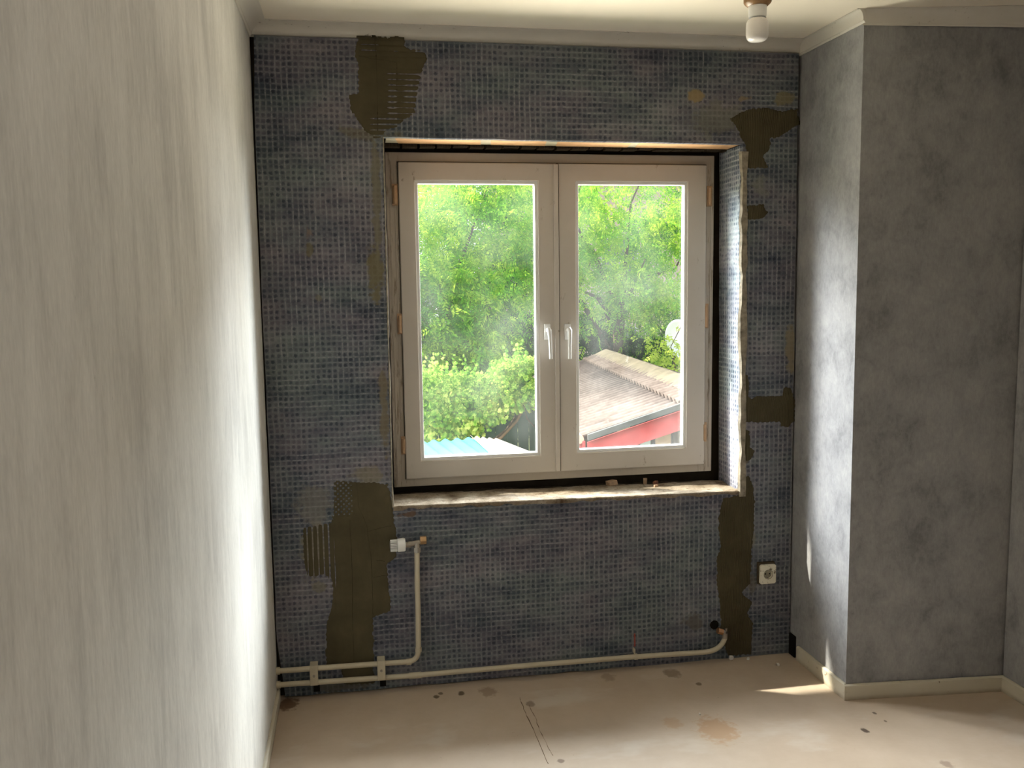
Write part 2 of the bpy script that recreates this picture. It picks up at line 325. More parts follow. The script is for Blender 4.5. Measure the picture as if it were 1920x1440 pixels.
# masonry behind the insulation, with the window hole
def ring_prism(outer, inner, y0, y1, mb=None):
    """outer/inner: lists of (x,z), same length, joined as a ring between planes y0 and y1"""
    mb = mb or MB(); n = len(outer)
    v = [(x, y0, z) for x, z in outer]+[(x, y0, z) for x, z in inner]+[(x, y1, z) for x, z in outer]+[(x, y1, z) for x, z in inner]
    f = []
    for i in range(n):
        j = (i+1) % n
        f += [(i, j, n+j, n+i), (2*n+j, 2*n+i, 3*n+i, 3*n+j), (n+i, n+j, 3*n+j, 3*n+i), (j, i, 2*n+i, 2*n+j)]
    return mb.add(v, f)
wb = MB()
ring_prism([(XL-.05, -.02), (XR+.05, -.02), (XR+.05, CEIL_Z), (XL-.05, CEIL_Z)], [(.60, .70), (2.095, .70), (2.095, 2.175), (.60, 2.175)], .032, .30, wb)
ring_prism([(-4.5, -3.2), (7.5, -3.2), (7.5, 3.3), (-4.5, 3.3)], [(.665, .795), (2.005, .795), (2.005, 2.10), (.665, 2.10)], .300, .335, wb)
wall_back = structure(wb.obj('wall_back', M_RAW), 'window wall, dark raw masonry under insulation boards')

# insulation panel: one sheet with a hole, uneven edges
def jag(p, q, n, amp, axis):
    out = []
    for i in range(n):
        t = i/n; x = p[0]+(q[0]-p[0])*t; z = p[1]+(q[1]-p[1])*t; d = (random.random()-.5)*2*amp if i else 0
        out.append((x+d, z) if axis == 'x' else (x, z+d))
    return out
A = [at(476, 65.5, 0), at(1497.5, 100.5, 0), at(1480.5, 1224, 0), at(545, 1307, 0)]
gapl = [at(px, py, 0) for px, py in [(476, 66), (479, 250), (488, 480), (494, 640), (502, 860), (511, 1080), (519, 1200), (535, 1306)]]
o_l = [(max(float(p[0]), XL+.007)+random.uniform(-.0015, .0015), float(p[2])) for p in gapl]
o_tl, o_tr, o_br, o_bl = [(float(p[0]), float(p[2])) for p in A]; o_bl = o_l[-1]
outer = jag(o_bl, o_br, 24, .003, 'z')+jag((o_br[0], o_br[1]), (o_tr[0], o_tr[1]), 24, .0022, 'x')+jag(o_tr, o_l[0], 24, .001, 'z')+[o_l[0]]
left = []
for k in range(len(o_l)-1): left += jag(o_l[k], o_l[k+1], 3, .0012, 'x')
outer = outer[:-1]+left
I = [at(719, 257, 0), at(1393, 270, 0), at(1391, 922, 0), at(737, 951, 0)]
i_tl, i_tr, i_br, i_bl = [(float(p[0]), float(p[2])) for p in I]
inner = jag(i_bl, i_br, 24, .004, 'z')+jag(i_br, i_tr, 24, .003, 'x')+jag(i_tr, i_tl, 24, .001, 'z')+jag(i_tl, i_bl, len(left), .002, 'x')
panel = ring_prism(outer, inner, 0.0, .030).obj('insulation_panel', M_PAN, wall_back)
# lining of the right reveal, a leaf of the same board in a tone lifted as lit
rv = []
for k in range(25):
    z = .715+(2.146-.715)*k/24; rv.append((2.058+(2.072-2.058)*(1-k/24), random.uniform(-.0, .004), z))
v = []; f = []
for (x, y, z) in rv: v += [(x+.004, y+.006, z), (x+.004, .246+random.uniform(-.002, .002), z), (x+.024, y+.006, z), (x+.024, .246, z)]
for k in range(24):
    a = 4*k; b = a+4; f += [(a, b, b+1, a+1), (a+2, a+3, b+3, b+2), (a, a+2, b+2, b), (a+1, b+1, b+3, a+3)]
f += [(0, 1, 3, 2), (96, 98, 99, 97)]
tag(mesh('reveal_panel', v, f, M_PAN_LIT, wall_back), 'dotted board, toned as lit, lining the right side of the window opening')
# torn edging strips along both jambs
def torn_strip(name, ptf, n, w, proud):
    v = []; f = []
    for k in range(n):
        x, z = ptf(k/(n-1)); a = w*(.55+.9*vnoise(k*.37, x*9)); b = proud*(.5+vnoise(k*.61, 3.3+x))
        v += [(x-a*.5, .004, z), (x-a*.35, -b, z), (x+a*.35, -b*.8+.002*random.random(), z), (x+a*.5, .012, z)]
    for k in range(n-1):
        q = 4*k; f += [(q+j, q+j+1, q+j+5, q+j+4) for j in range(3)]
    return mesh(name, v, f, M_PEDGE, wall_back)
torn_strip('torn_edge', lambda t: (i_tr[0]+(i_br[0]-i_tr[0])*t+.006-.004*t, i_tr[1]-.03+(i_br[1]-i_tr[1]+.01)*t), 70, .034, .009)
torn_strip('torn_edge', lambda t: (i_tl[0]+(i_bl[0]-i_tl[0])*t-.001, i_tl[1]+(i_bl[1]-i_tl[1])*t), 70, .007, .004)

# adhesive patches as height fields lying on the panel
def poly_sdist(X, Z, poly):
    P = np.array(poly); n = len(P); d = np.full(X.shape, 1e9); ins = np.zeros(X.shape, bool)
    for i in range(n):
        a = P[i]; b = P[(i+1) % n]; e = b-a; L = (e**2).sum()
        t = np.clip(((X-a[0])*e[0]+(Z-a[1])*e[1])/L, 0, 1)
        d = np.minimum(d, np.hypot(X-a[0]-t*e[0], Z-a[1]-t*e[1]))
        c = ((a[1] > Z) != (b[1] > Z)) & (X < (b[0]-a[0])*(Z-a[1])/(b[1]-a[1]+1e-12)+a[0]); ins ^= c
    return np.where(ins, d, -d)
def patch(pxs, comb=None, cell=.0035, rough=.008, cx=None):
    poly = [(lambda p: (p[0], p[2]))(at(a, b, 0)) for a, b in pxs]; P = np.array(poly)
    x = np.arange(P[:, 0].min()-.02, P[:, 0].max()+.02, cx or cell); z = np.arange(P[:, 1].min()-.02, P[:, 1].max()+.02, cell)
    X, Z = np.meshgrid(x, z); d = poly_sdist(X, Z, poly)+rough*fbm(X*34, Z*34, 3)
    # the sheet's dimples keep the edge scalloped
    P_ = .0205; dim = np.cos(X*2*np.pi/P_)*np.cos(Z*2*np.pi/P_); d = d+.0022*dim
    h = np.clip(d*.7, -.004, .0028)+np.where(d > .004, .0008*fbm(X*20, Z*8, 3), 0)
    if comb: h = comb(X, Z, h, d)
    ny, nx = X.shape; idx = np.arange(nx*ny).reshape(ny, nx)
    keep = np.maximum.reduce([h[:-1, :-1], h[1:, :-1], h[:-1, 1:], h[1:, 1:]]) > -.0012
    q = np.stack([idx[:-1, :-1], idx[:-1, 1:], idx[1:, 1:], idx[1:, :-1]], -1)[keep]
    used, inv = np.unique(q, return_inverse=True); V = np.stack([X.ravel(), -h.ravel(), Z.ravel()], -1)[used]
    return mesh('adhesive_patch', V, inv.reshape(-1, 4), M_MOR, wall_back, True)
def pxx(a): return float(at(a, 1000, 0)[0])
def comb_left(X, Z, h, d):
    s = np.sin(X*2*np.pi/.0205); x1 = pxx(640); m = np.clip((x1-X)/.05, 0, 1)*np.clip((Z-.33)/.05, 0, 1)
    zc = np.clip((Z-.70)/.03, 0, 1)*np.clip((pxx(668)-X)/.02, 0, 1)
    g = np.sin(Z*2*np.pi/.0205)
    h = h-m*np.clip(s-.15+.5*fbm(X*9, Z*14, 2), 0, 1)*.006-zc*np.clip(s*g+.1, 0, 1)*.006
    return h
def comb_fine(X, Z, h, d):
    ph = (X+.010*fbm(Z*3.2, Z*0+2.2, 2)+.0015*fbm(X*6, Z*6, 2))*2*np.pi/.0072
    return h+np.where(d > .002, .0011*np.sin(ph), 0)
def comb_top(X, Z, h, d):
    x1 = pxx(742)+.0; g = np.sin(Z*2*np.pi/.0205); m = np.clip((X-x1)/.03, 0, 1)*np.clip((2.41-Z)/.02, 0, 1)
    m2 = np.clip((Z-2.44)/.01, 0, 1)*np.clip((X-pxx(700))/.01, 0, 1); m3 = np.clip((2.25-Z)/.03, 0, 1)*np.clip((X-pxx(712))/.01, 0, 1)
    return h-np.maximum.reduce([m, m2*.6, m3])*np.clip(g-.35+.6*fbm(X*30, Z*9, 2), 0, 1)*.008
patch([(670,68),(757,72),(759,89),(798,97),(801,108),(796,125),(787,150),(780,187),(779,212),(752,231),(722,246),(716,257),(706,261),(687,247),(665,219),(656,203),(656,178),(671,175),(673,125),(665,103)], comb_top)
patch([(1369,222),(1391,209),(1437,201),(1462,208),(1496,205),(1497,231),(1462,259),(1444,259),(1442,281),(1430,292),(1439,314),(1403,314),(1399,275),(1387,250)], None, rough=.010)
patch([(1401,387),(1430,384),(1441,398),(1432,409),(1403,410)])
patch([(1394,700),(1403,703),(1404,722),(1402,748),(1411,749),(1420,743),(1467,742),(1470,727),(1484,727),(1490,760),(1488,789),(1479,801),(1465,798),(1463,791),(1396,792)])
patch([(1394,806),(1405,808),(1406,838),(1414,846),(1405,862),(1398,866)])
patch([(1394,895),(1404,893),(1412,915),(1415,940),(1413,990),(1409,1040),(1408,1062),(1407,1093),(1392,1112),(1410,1130),(1400,1150),(1411,1170),(1408,1226),(1365,1230),(1352,1185),(1350,1130),(1345,1100),(1345,1040),(1352,1025),(1346,990),(1350,960),(1356,935),(1393,925)], comb_fine, cell=.005, cx=.0013)
patch([(626,899),(668,904),(728,907),(735,955),(743,990),(743,1043),(723,1059),(730,1101),(734,1147),(699,1158),(701,1206),(699,1240),(703,1280),(644,1284),(640,1252),(611,1248),(612,1180),(622,1134),(624,1088),(606,1076),(578,1082),(570,1059),(569,990),(621,981),(625,941)], comb_left)
# trowel creases on the big patches: fine dark seams pressed into the adhesive
def crease(pxs, w=.0022, mat=M_DARK, parent=None, y=-.0034):
    P = [at(a, b, 0) for a, b in pxs]; v = []; f = []; pts = []
    for i in range(len(P)-1):
        for t in np.linspace(0, 1, 10, endpoint=False): pts.append(P[i]*(1-t)+P[i+1]*t)
    pts.append(P[-1])
    for i, p in enumerate(pts):
        t = pts[min(i+1, len(pts)-1)]-pts[max(i-1, 0)]; n = np.array([-t[2], 0, t[0]]); n /= np.linalg.norm(n)
        ww = w*(.3+vnoise(i*.7, pxs[0][0])); j = (vnoise(i*.9, 7.7)-.5)*.003
        c = p+n*j; v += [(c[0]-n[0]*ww, y+.0024, c[2]-n[2]*ww), (c[0], y-.0005, c[2]), (c[0]+n[0]*ww, y+.0024, c[2]+n[2]*ww)]
        if i: a = 3*(i-1); f += [(a, a+1, a+4, a+3), (a+1, a+2, a+5, a+4)]
    return mesh('trowel_crease', v, f, mat, parent or wall_back)
M_CREASE = simple('adhesive_ridge', (.055, .045, .024), .9, .1, .2, 40)
for q in [[(669,905),(672,950),(688,985),(697,1060),(699,1130),(699,1158)], [(690,996),(712,990),(735,985)], [(656,975),(660,1060),(661,1150),(663,1240)], [(705,1050),(722,1052)], [(672,105),(700,111),(735,115),(744,118),(744,170)], [(703,70),(706,130),(709,250)], [(700,1082),(728,1078)]]:
    crease(q, .0018, M_CREASE)

# sill rubble: rough height field
nx, ny = 220, 40
xs = np.linspace(.625, 2.072, nx); ys = np.linspace(.0, .30, ny); X, Y = np.meshgrid(xs, ys)
zf = np.interp(xs, [.62, 2.08], [.738, .722])[None, :]+0*X
hh = zf+.002+.006*fbm(X*16, Y*16, 5)+.006*fbm(X*50+9, Y*50, 3)*np.clip(1-Y/.12, .3, 1)
hh = np.where(Y > .228+.02*fbm(X*9, X*0, 2), hh-.012, hh)
hh[0] = zf[0]+.0045+.003*fbm(xs*60, xs*0, 3)
hh[1] = hh[0]*.35+hh[1]*.65
hh[1:6] = np.maximum(hh[1:6], zf[0]+.0055+.001*fbm(X[1:6]*50, Y[1:6]*50, 2))
idx = np.arange(nx*ny).reshape(ny, nx); F = np.stack([idx[:-1, :-1], idx[:-1, 1:], idx[1:, 1:], idx[1:, :-1]], -1).reshape(-1, 4).tolist()
V = np.stack([X.ravel(), (Y+.004*(Y < .001)*0+np.where(Y < .001, -.004+.003*fbm(X*40, Y, 3), 0)).ravel(), hh.ravel()], -1).tolist()
lip = zf[0]-.004-.009*np.clip(vnoise(xs*26, xs*0+3.1)*1.4-.25, 0, 1)
n0 = len(V); V += [(x, -.0035+.002*vnoise(x*50, 1.2), z) for x, z in zip(xs, lip)]; F += [(n0+i, n0+i+1, i+1, i) for i in range(nx-1)]
n1 = len(V); V += [(x, .006, z-.001) for x, z in zip(xs, lip)]; F += [(n1+i, n1+i+1, n0+i+1, n0+i) for i in range(nx-1)]
def sill_mat():
    m = Mat('sill_rubble', .9, .15); n = m.noise(m.co, 12, 6, .7); x, y, z = m.xyz(m.co)
    c = m.ramp(n, [(.32, (.10, .065, .04)), (.42, (.21, .165, .115)), (.55, (.29, .24, .18)), (.68, (.40, .35, .28))])
    sp = m.noise(m.co, 50, 4, .7); c = m.mix(m.math('MULTIPLY', m.ss(sp, .58, .66), .8), c, (.12, .09, .06))
    c = m.mix(m.math('MULTIPLY', m.ss(y, .215, .255), .8), c, (.035, .028, .02))  # darker at the back, painting the shaded gap and dirt under the frame
    m.color(c); m.bump(m.math('ADD', n, sp), .9, .008); return m.m
M_SILL = sill_mat()
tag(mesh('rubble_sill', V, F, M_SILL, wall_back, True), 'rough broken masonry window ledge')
# clay lintel soffit blocks with mortar joints
M_CLAY = simple('clay_soffit', (.62, .36, .19), .8, .2, .18, 16, 0, .002); M_JOINT = simple('lintel_mortar', (.48, .42, .32), .9, .1, .2, 30, 0, .003)
bx = [(.640, .668, 'j'), (.668, .995, 'c'), (.995, 1.035, 'j'), (1.035, 1.255, 'c'), (1.255, 1.30, 'j'), (1.30, 1.60, 'c'), (1.60, 1.632, 'j'), (1.632, 2.056, 'c')]
for a, b, k in bx:
    zl = 2.1535-.0065*(a-.64)/1.42; zr = 2.1535-.0065*(b-.64)/1.42; s0 = .0 if a < .65 else .022; s1 = .0 if b > 2.05 else .022
    dz = .0 if k == 'c' else .0012
    MB().prism([(a, .003, zl+dz), (b, .003, zr+dz), (b+s1, .150, zr+dz), (a+s0, .150, zl+dz)], (0, 0, .02)).obj('lintel_block' if k == 'c' else 'mortar_joint', M_CLAY if k == 'c' else M_JOINT, wall_back)
# dark brick course between lintel and frame
M_BRK = simple('dark_brick', (.060, .045, .030), .95, .1, .45, 24, 0, .004)
x = .632; br_mesh = None
while x < 2.05:
    w = .070+random.uniform(-.006, .010); w = min(w, 2.075-x)
    if br_mesh is None:
        m0 = MB().box((0, 0, 0), (1, .05, .045)); br = m0.obj('brick', M_BRK, wall_back, bevel=.004); br_mesh = br.data
        br.location = (x, .165, 2.143); br.scale = (w-.010, 1, 1)
    else:
        c = br.copy(); COL.objects.link(c); c.location = (x, .165+random.uniform(0, .012), 2.141+random.uniform(0, .006)); c.scale = (w-.010, 1, 1); c.parent = wall_back
    x += w

# ================================================================== WINDOW
win = structure(empty('window_1', (1.33, .25, .77)), 'dirty white double casement window in a raw opening')
def wpart(mb, name, mat, parent, bevel=0, smooth=False):
    # geometry given in world space; store relative to the parent's base
    base = Vector((0, 0, 0)); p = parent
    while p: base += p.location; p = p.parent
    mb.v = [(a-base.x, b-base.y, c-base.z) for a, b, c in mb.v]
    return mb.obj(name, mat, parent, smooth, bevel)
def wframe(x0, x1, z0, z1, t, y0, y1, mb=None):
    l, r, b, tt = t; mb = mb or MB()
    return ring_prism([(x0, z0), (x1, z0), (x1, z1), (x0, z1)], [(x0+l, z0+b), (x1-r, z0+b), (x1-r, z1-tt), (x0+l, z1-tt)], y0, y1, mb)
FX0, FX1, FZ0, FZ1 = .640, 2.030, .768, 2.131
wpart(wframe(FX0, FX1, FZ0, FZ1, (.052, .036, .036, .042), .222, .295), 'outer_frame', M_OFR, win, .003)
wpart(MB().box((FX0+.014, .2185, FZ0+.01), (FX0+.020, .223, FZ1-.05)).box((FX0+.034, .2185, FZ0+.03), (FX0+.040, .223, FZ1-.05)).box((FX1-.016, .2185, FZ0+.02), (FX1-.010, .223, FZ1-.03)), 'frame_groove_strip', M_OFR, win)
def sash(x0, x1, z0, z1, g):
    gx0, gx1, gz0, gz1 = g
    yf = .205
    s = wpart(wframe(x0, x1, z0, z1, (gx0-x0-.012, x1-gx1-.012, gz0-z0-.012, z1-gz1-.012), yf, .268), 'sash', M_FR, win, .004)
    b = wframe(gx0-.014, gx1+.014, gz0-.014, gz1+.014, (.014,)*4, yf+.006, .246)
    wpart(b, 'glazing_bead', M_PVC, s, .002)
    gl = MB().box((gx0-.004, .240, gz0-.004), (gx1+.004, .244, gz1+.004)); wpart(gl, 'glass_pane', GLASS, s)
    return s
def glass():
    m = bpy.data.materials.new('dusty_glass'); m.use_nodes = True; t = m.node_tree; t.nodes.clear(); N = t.nodes.new; L = t.links.new
    out = N('ShaderNodeOutputMaterial'); tr = N('ShaderNodeBsdfTransparent'); gl = N('ShaderNodeBsdfGlossy'); df = N('ShaderNodeBsdfTranslucent')
    tr.inputs[0].default_value = (.97, .985, .975, 1); gl.inputs['Roughness'].default_value = .02; df.inputs[0].default_value = (.9, .92, .9, 1)
    co = N('ShaderNodeTexCoord'); n1 = N('ShaderNodeTexNoise'); n1.inputs['Scale'].default_value = 3.2; n1.inputs['Detail'].default_value = 5; L(co.outputs['Object'], n1.inputs['Vector'])
    mr = N('ShaderNodeMapRange'); mr.inputs[1].default_value = .38; mr.inputs[2].default_value = .72; mr.inputs[3].default_value = .0015; mr.inputs[4].default_value = .014; L(n1.outputs[0], mr.inputs[0])
    lw = N('ShaderNodeLayerWeight'); lw.inputs[0].default_value = .5; pw = N('ShaderNodeMath'); pw.operation = 'POWER'; L(lw.outputs['Facing'], pw.inputs[0]); pw.inputs[1].default_value = 5; fr = N('ShaderNodeMath'); fr.operation = 'MULTIPLY_ADD'; L(pw.outputs[0], fr.inputs[0]); fr.inputs[1].default_value = .6; fr.inputs[2].default_value = .015
    a = N('ShaderNodeMixShader'); L(mr.outputs[0], a.inputs[0]); L(tr.outputs[0], a.inputs[1]); L(df.outputs[0], a.inputs[2])
    b = N('ShaderNodeMixShader'); L(fr.outputs[0], b.inputs[0]); L(a.outputs[0], b.inputs[1]); L(gl.outputs[0], b.inputs[2]); L(b.outputs[0], out.inputs[0])
    return m
GLASS = glass()
s1 = sash(.690, 1.3385, .803, 2.090, (.767, 1.245, .890, 2.006))
s2 = sash(1.3425, 1.990, .803, 2.090, (1.430, 1.893, .893, 2.006))
wpart(MB().box((1.323, .196, .806), (1.3425, .2065, 2.087)), 'meeting_strip', M_FR, s1, .003)
for a_, b_ in [((1.3426, .2040, .806), (1.3462, .2060, 2.087)), ((.6865, .2195, .80), (.6900, .2222, 2.093)), ((1.990, .2195, .80), (1.9935, .2222, 2.093)), ((.69, .2195, 2.090), (1.99, .2222, 2.0945))]:
    wpart(MB().box(a_, b_), 'rebate_seam', M_GAP, win)  # dark strips painting the shaded gaps between sash and frame
def handle(s, px, lean):
    P = at(px, 612, .20); x = float(P[0]); zt = float(at(px, 609, .2)[2]); zb = float(at(px, 673, .17)[2])
    h = MB(); h.box((x-.013, .196, zt-.062), (x+.013, .206, zt+.004))
    h.tube([(x, .20, zt-.022), (x, .165, zt-.022)], .009, 12)
    h.tube([(x-.004, .166, zt-.014), (x, .160, zt-.022), (x+lean*.5, .158, zt-.06), (x+lean, .160, zb)], [.0105, .010, .0075, .0070], 10)
    o = wpart(h, 'handle', M_PVC, s); autosmooth(o); b = o.modifiers.new('bevel', 'BEVEL'); b.width = .0015; b.limit_method = 'ANGLE'; b.segments = 2
    o['label'] = 'white plastic turn handle'
    return o
handle(s1, 1026, .006); handle(s2, 1064, -.001)
for px, y0, y1 in [(740, 348, 382), (750, 592, 624), (757, 823, 850), (1332, 352, 384), (1325, 573, 613), (1321.5, 796, 826)]:
    a = at(px, y0, .205); b = at(px, y1, .205)
    hb = MB().tube([(float(a[0]), .209, float(a[2])), (float(b[0]), .209, float(b[2]))], .0075, 12).box((a[0]-.011, .213, b[2]-.006), (a[0]+.012, .2235, a[2]+.008))
    autosmooth(wpart(hb, 'hinge_knuckle', M_HINGE, win))

# ================================================================== TRIMS
def cove(name, p0, p1, nrm, z0, z1, d, label=None, d_start=None):
    """moulding between p0,p1 (x,y) on a wall, nrm points into the room"""
    prof = [(0, 0), (.004, 0), (.007, .006), (.010, .007)]
    for k in range(7):
        a = k/6*math.pi/2; prof.append((.010+(d-.012)*(1-math.cos(a)), .007+(z1-z0-.009)*math.sin(a)))
    prof += [(d-.001, z1-z0-.003), (d+.004, z1-z0-.003), (d+.004, z1-z0+.02), (0, z1-z0+.02)]
    n = 30; v = []; f = []; m = len(prof); p0 = np.array(p0); p1 = np.array(p1); nrm = np.array(nrm)
    for i in range(n+1):
        t = i/n; c = p0*(1-t)+p1*t; w = .0012*fbm(t*14+p0[0]*3, 2.2, 3)
        for u, h in prof: q = c+nrm*(u*(1 if d_start is None else d_start+(1-d_start)*t)); v.append((q[0], q[1], z0+h+w*(1 if h < .01 else 0)))
    for i in range(n):
        for k in range(m): a = i*m+k; b = i*m+(k+1) % m; f.append((a, b, b+m, a+m))
    f += [tuple(range(m)), tuple(n*m+k for k in range(m))[::-1]]
    o = mesh(name, v, f, M_TRIM); autosmooth(o, 30); structure(o, label); return o
cove('trim_1', (XL, 0.02), (XR, 0.02), (0, -1), H+.003, CEIL_Z, .085, 'chipped cream coving above the window wall')
cove('trim_2', (XL, .02), (XL, YB), (1, 0), H+.003, CEIL_Z, .060, 'white ridged coving along the left wall')
cove('trim_3', (XR, .02), (XR, COLY-.012), (-1, 0), H-.001, CEIL_Z, .030, 'thin cream coving along the side of the boxed-out corner')
cove('trim_4', (XR-.004, COLY+.001), (XW, COLY2+.0), (0, -1), H-.008, CEIL_Z, .085, 'stained coving on the front of the boxed-out corner', .25)
cove('trim_5', (XW, COLY2), (XW, YB), (-1, 0), H-.008, CEIL_Z, .075, 'coving along the right wall')
def board(name, p0, p1, nrm, h, d, label):
    p0 = np.array(p0, float); p1 = np.array(p1, float); nrm = np.array(nrm, float); n = 40; v = []; f = []
    for i in range(n+1):
        t = i/n; c = p0*(1-t)+p1*t; hh_ = h+.0016*fbm(t*11, p0[0], 3)
        for u, z in [(0, -.001), (d, -.001), (d*(1+.1*fbm(t*7, 3.3, 2)), hh_-.004), (d*.5, hh_), (0, hh_)]: q = c+nrm*u; v.append((q[0], q[1], z))
    for i in range(n):
        for k in range(5): a = i*5+k; b = i*5+(k+1) % 5; f.append((a, a+5, b+5, b))
    f += [(4, 3, 2, 1, 0), tuple(n*5+k for k in range(5))]
    return structure(mesh(name, v, f, M_BASE), label)
board('baseboard_left', (XL, -.02), (XL, YB), (1, 0), .052, .012, 'narrow pale baseboard along the streaked wall')
board('baseboard_corner', (XR, -.075), (XR, COLY-.004), (-1, 0), .062, .012, 'chipped cream baseboard on the side of the boxed-out corner')
board('baseboard_front', (XR-.012, COLY), (XW, COLY2), (0, -1), .060, .014, 'chipped cream baseboard on the front of the boxed-out corner')
board('baseboard_right', (XW, COLY2), (XW, YB), (-1, 0), .060, .014, 'cream baseboard along the right wall')
# black box painting the shade of a hole at the corner's foot
MB().box((2.299, -.050, .0), (2.3085, -.002, .092)).obj('gap_shade_box', M_DARK, wall_back)
# floor seams
def seam(pxs, w):
    P = [atz(a, b, 0) for a, b in pxs]; v = []; f = []; pts = []
    for i in range(len(P)-1):
        for t in np.linspace(0, 1, 12, endpoint=False): pts.append(P[i]*(1-t)+P[i+1]*t)
    for i, p in enumerate(pts):
        t = P[-1]-P[0]; n = np.array([-t[1], t[0], 0]); n /= np.linalg.norm(n); ww = w*(.1+1.2*vnoise(i*.5, pxs[0][0]*.1)); c = p+n*(vnoise(i*.35, 4.4)-.5)*.006
        v += [c-n*ww+np.array([0, 0, .0004]), c+n*ww+np.array([0, 0, .0007])]
        if i: a = 2*(i-1); f.append((a, a+1, a+3, a+2))
    return mesh('floor_crack', v, f, M_FC, floor)
M_FC = simple('crack_dirt', (.16, .11, .07), .9, .1, .2, 30)
seam([(975, 1308), (978, 1320), (990, 1345), (1008, 1385), (1030, 1437)], .0016); seam([(992, 1322), (1003, 1345), (1014, 1372), (1030, 1405), (1038, 1418)], .0012)

# ================================================================== PIPES
YP = -.034; RP = .0105
def P3(px, py, y=YP): p = at(px, py, y); return (float(p[0]), y, float(p[2]))
def bend(a, c, b, n=8):
    a, c, b = map(np.array, (a, c, b)); return [tuple((1-t)**2*a+2*t*(1-t)*c+t*t*b) for t in np.linspace(0, 1, n)]
def cyl(mb, a, b, r, n=16): return mb.tube([a, b], r, n)
xw = XL+.001
l0 = P3(522, 1258); p1 = empty('heating_pipe', (l0[0], YP, l0[2]))
tag(p1, 'upper cream heating pipe rising to the radiator valve', 'pipe')
def rel(mb, root): r = root.location; mb.v = [(a-r.x, b-r.y, c-r.z) for a, b, c in mb.v]; return mb
path = [(xw, YP, l0[2])]+[P3(640, 1249.5)]+bend(P3(762, 1241), P3(783, 1239.5), P3(784.5, 1222))+[P3(784, 1150), P3(782.5, 1100), P3(782, 1036)]
autosmooth(rel(MB().tube(path, RP, 16), p1).obj('tube', M_PIPE, p1))
cl = MB(); cyl(cl, P3(784.6, 1214), P3(784.8, 1222), RP+.0022); autosmooth(rel(cl, p1).obj('solder_collar', M_PIPE, p1)); cl = MB(); cyl(cl, P3(762, 1241.3), P3(771, 1240.2), RP+.0022); autosmooth(rel(cl, p1).obj('solder_collar', M_PIPE, p1))
cl = MB(); cyl(cl, (xw, YP, l0[2]), (xw+.014, YP, l0[2]), RP+.004); autosmooth(rel(cl, p1).obj('wall_collar', M_PIPE, p1))
l1 = P3(522, 1284); p2 = empty('heating_pipe', (l1[0], YP, l1[2]))
tag(p2, 'lower cream heating pipe running along the floor to the right', 'pipe')
path = [(xw, YP, l1[2])]+[P3(765, 1267.5), P3(980, 1248.5), P3(1190, 1231.5)]+bend(P3(1318, 1223), P3(1352, 1221), P3(1359, 1196), 10)
autosmooth(rel(MB().tube(path, RP, 16), p2).obj('tube', M_PIPE, p2))
cl = MB(); cyl(cl, P3(767, 1267.2), P3(790, 1265.3), RP+.002); autosmooth(rel(cl, p2).obj('solder_collar', M_PIPE, p2))
cl = MB(); cyl(cl, (xw, YP, l1[2]), (xw+.014, YP, l1[2]), RP+.004); autosmooth(rel(cl, p2).obj('wall_collar', M_PIPE, p2))
# clip on lower pipe below red mark
q = P3(1192, 1231.3); clip = MB(); cyl(clip, (q[0]-.006, YP, q[2]), (q[0]+.006, YP, q[2]), RP+.0025); clip.box((q[0]-.003, -.02, q[2]+.008), (q[0]+.003, .0, q[2]+.026))
tag(clip.obj('pipe_clip', M_PIPE), 'small clip on the lower pipe under the red mark', 'pipe clip')
# brackets holding both pipes
def bracket(px, pya, pyb, label):
    a = P3(px, pya, -.05); b = P3(px, pyb, -.05); r = empty('pipe_bracket', ((a[0]+b[0])/2, 0, b[2])); w = .0155
    pl = MB(); pl.box((a[0]-w, -.0525, b[2]), (a[0]+w, -.0465, a[2])); pl.box((a[0]-w, -.0465, a[2]-.006), (a[0]+w, -.001, a[2])); pl.box((a[0]-w, -.0465, b[2]), (a[0]+w, -.001, b[2]+.005))
    rel(pl, r).obj('clamp_plate', M_PIPE, r, bevel=.002)
    sc = MB(); mz = (a[2]+b[2])/2; cyl(sc, (a[0], -.052, mz), (a[0], -.0555, mz), .005, 12); rel(sc, r).obj('screw', M_STEEL, r)
    ft = MB().box((a[0]-.006, -.008, b[2]-.045), (a[0]+.018, .0, b[2])); rel(ft, r).obj('hole_shade_stub', M_DARK, r)  # dark stub standing for a shaded hole under the bracket
    tag(r, label, 'pipe bracket', 'brackets holding the heating pipes')
bracket(588, 1249, 1285.5, 'cream pipe bracket nearest the left wall'); bracket(714.5, 1239, 1275.5, 'cream pipe bracket in front of the olive adhesive patch')

# thermostatic valve
vz = P3(745, 1022, -.045)[2]; yv = -.042
v0 = P3(731, 1022, yv); vr = empty('radiator_valve', (P3(782, 1022, yv)[0], yv, vz)); tag(vr, 'white-capped thermostatic valve with brass nut on the upper pipe', 'radiator valve')
def X(px): return P3(px, 1022, yv)[0]
zc = vz-.002
hd = MB(); hd.tube([(X(745), yv, zc), (X(746), yv, zc), (X(757), yv, zc+.001), (X(760), yv, zc+.001), (X(760.5), yv, zc+.001)], [.022, .0255, .0262, .024, .012], 28); autosmooth(rel(hd, vr).obj('thermostat_head', M_PVC, vr))
gr = MB()
gc = MB().tube([(X(731), yv, zc), (X(732), yv, zc), (X(745), yv, zc)], [.018, .0200, .0208], 28); autosmooth(rel(gc, vr).obj('grip_core', simple('rib_gap_grey', (.22, .21, .19), .6, .2), vr))  # grey core painting the shade in the gaps between ribs
for k in range(24):
    a = 2*math.pi*k/24; cy_, cz_ = math.cos(a), math.sin(a)
    gr.tube([(X(732), yv+cy_*.0212, zc+cz_*.0212), (X(744.5), yv+cy_*.0222, zc+cz_*.0222)], .0017, 5)
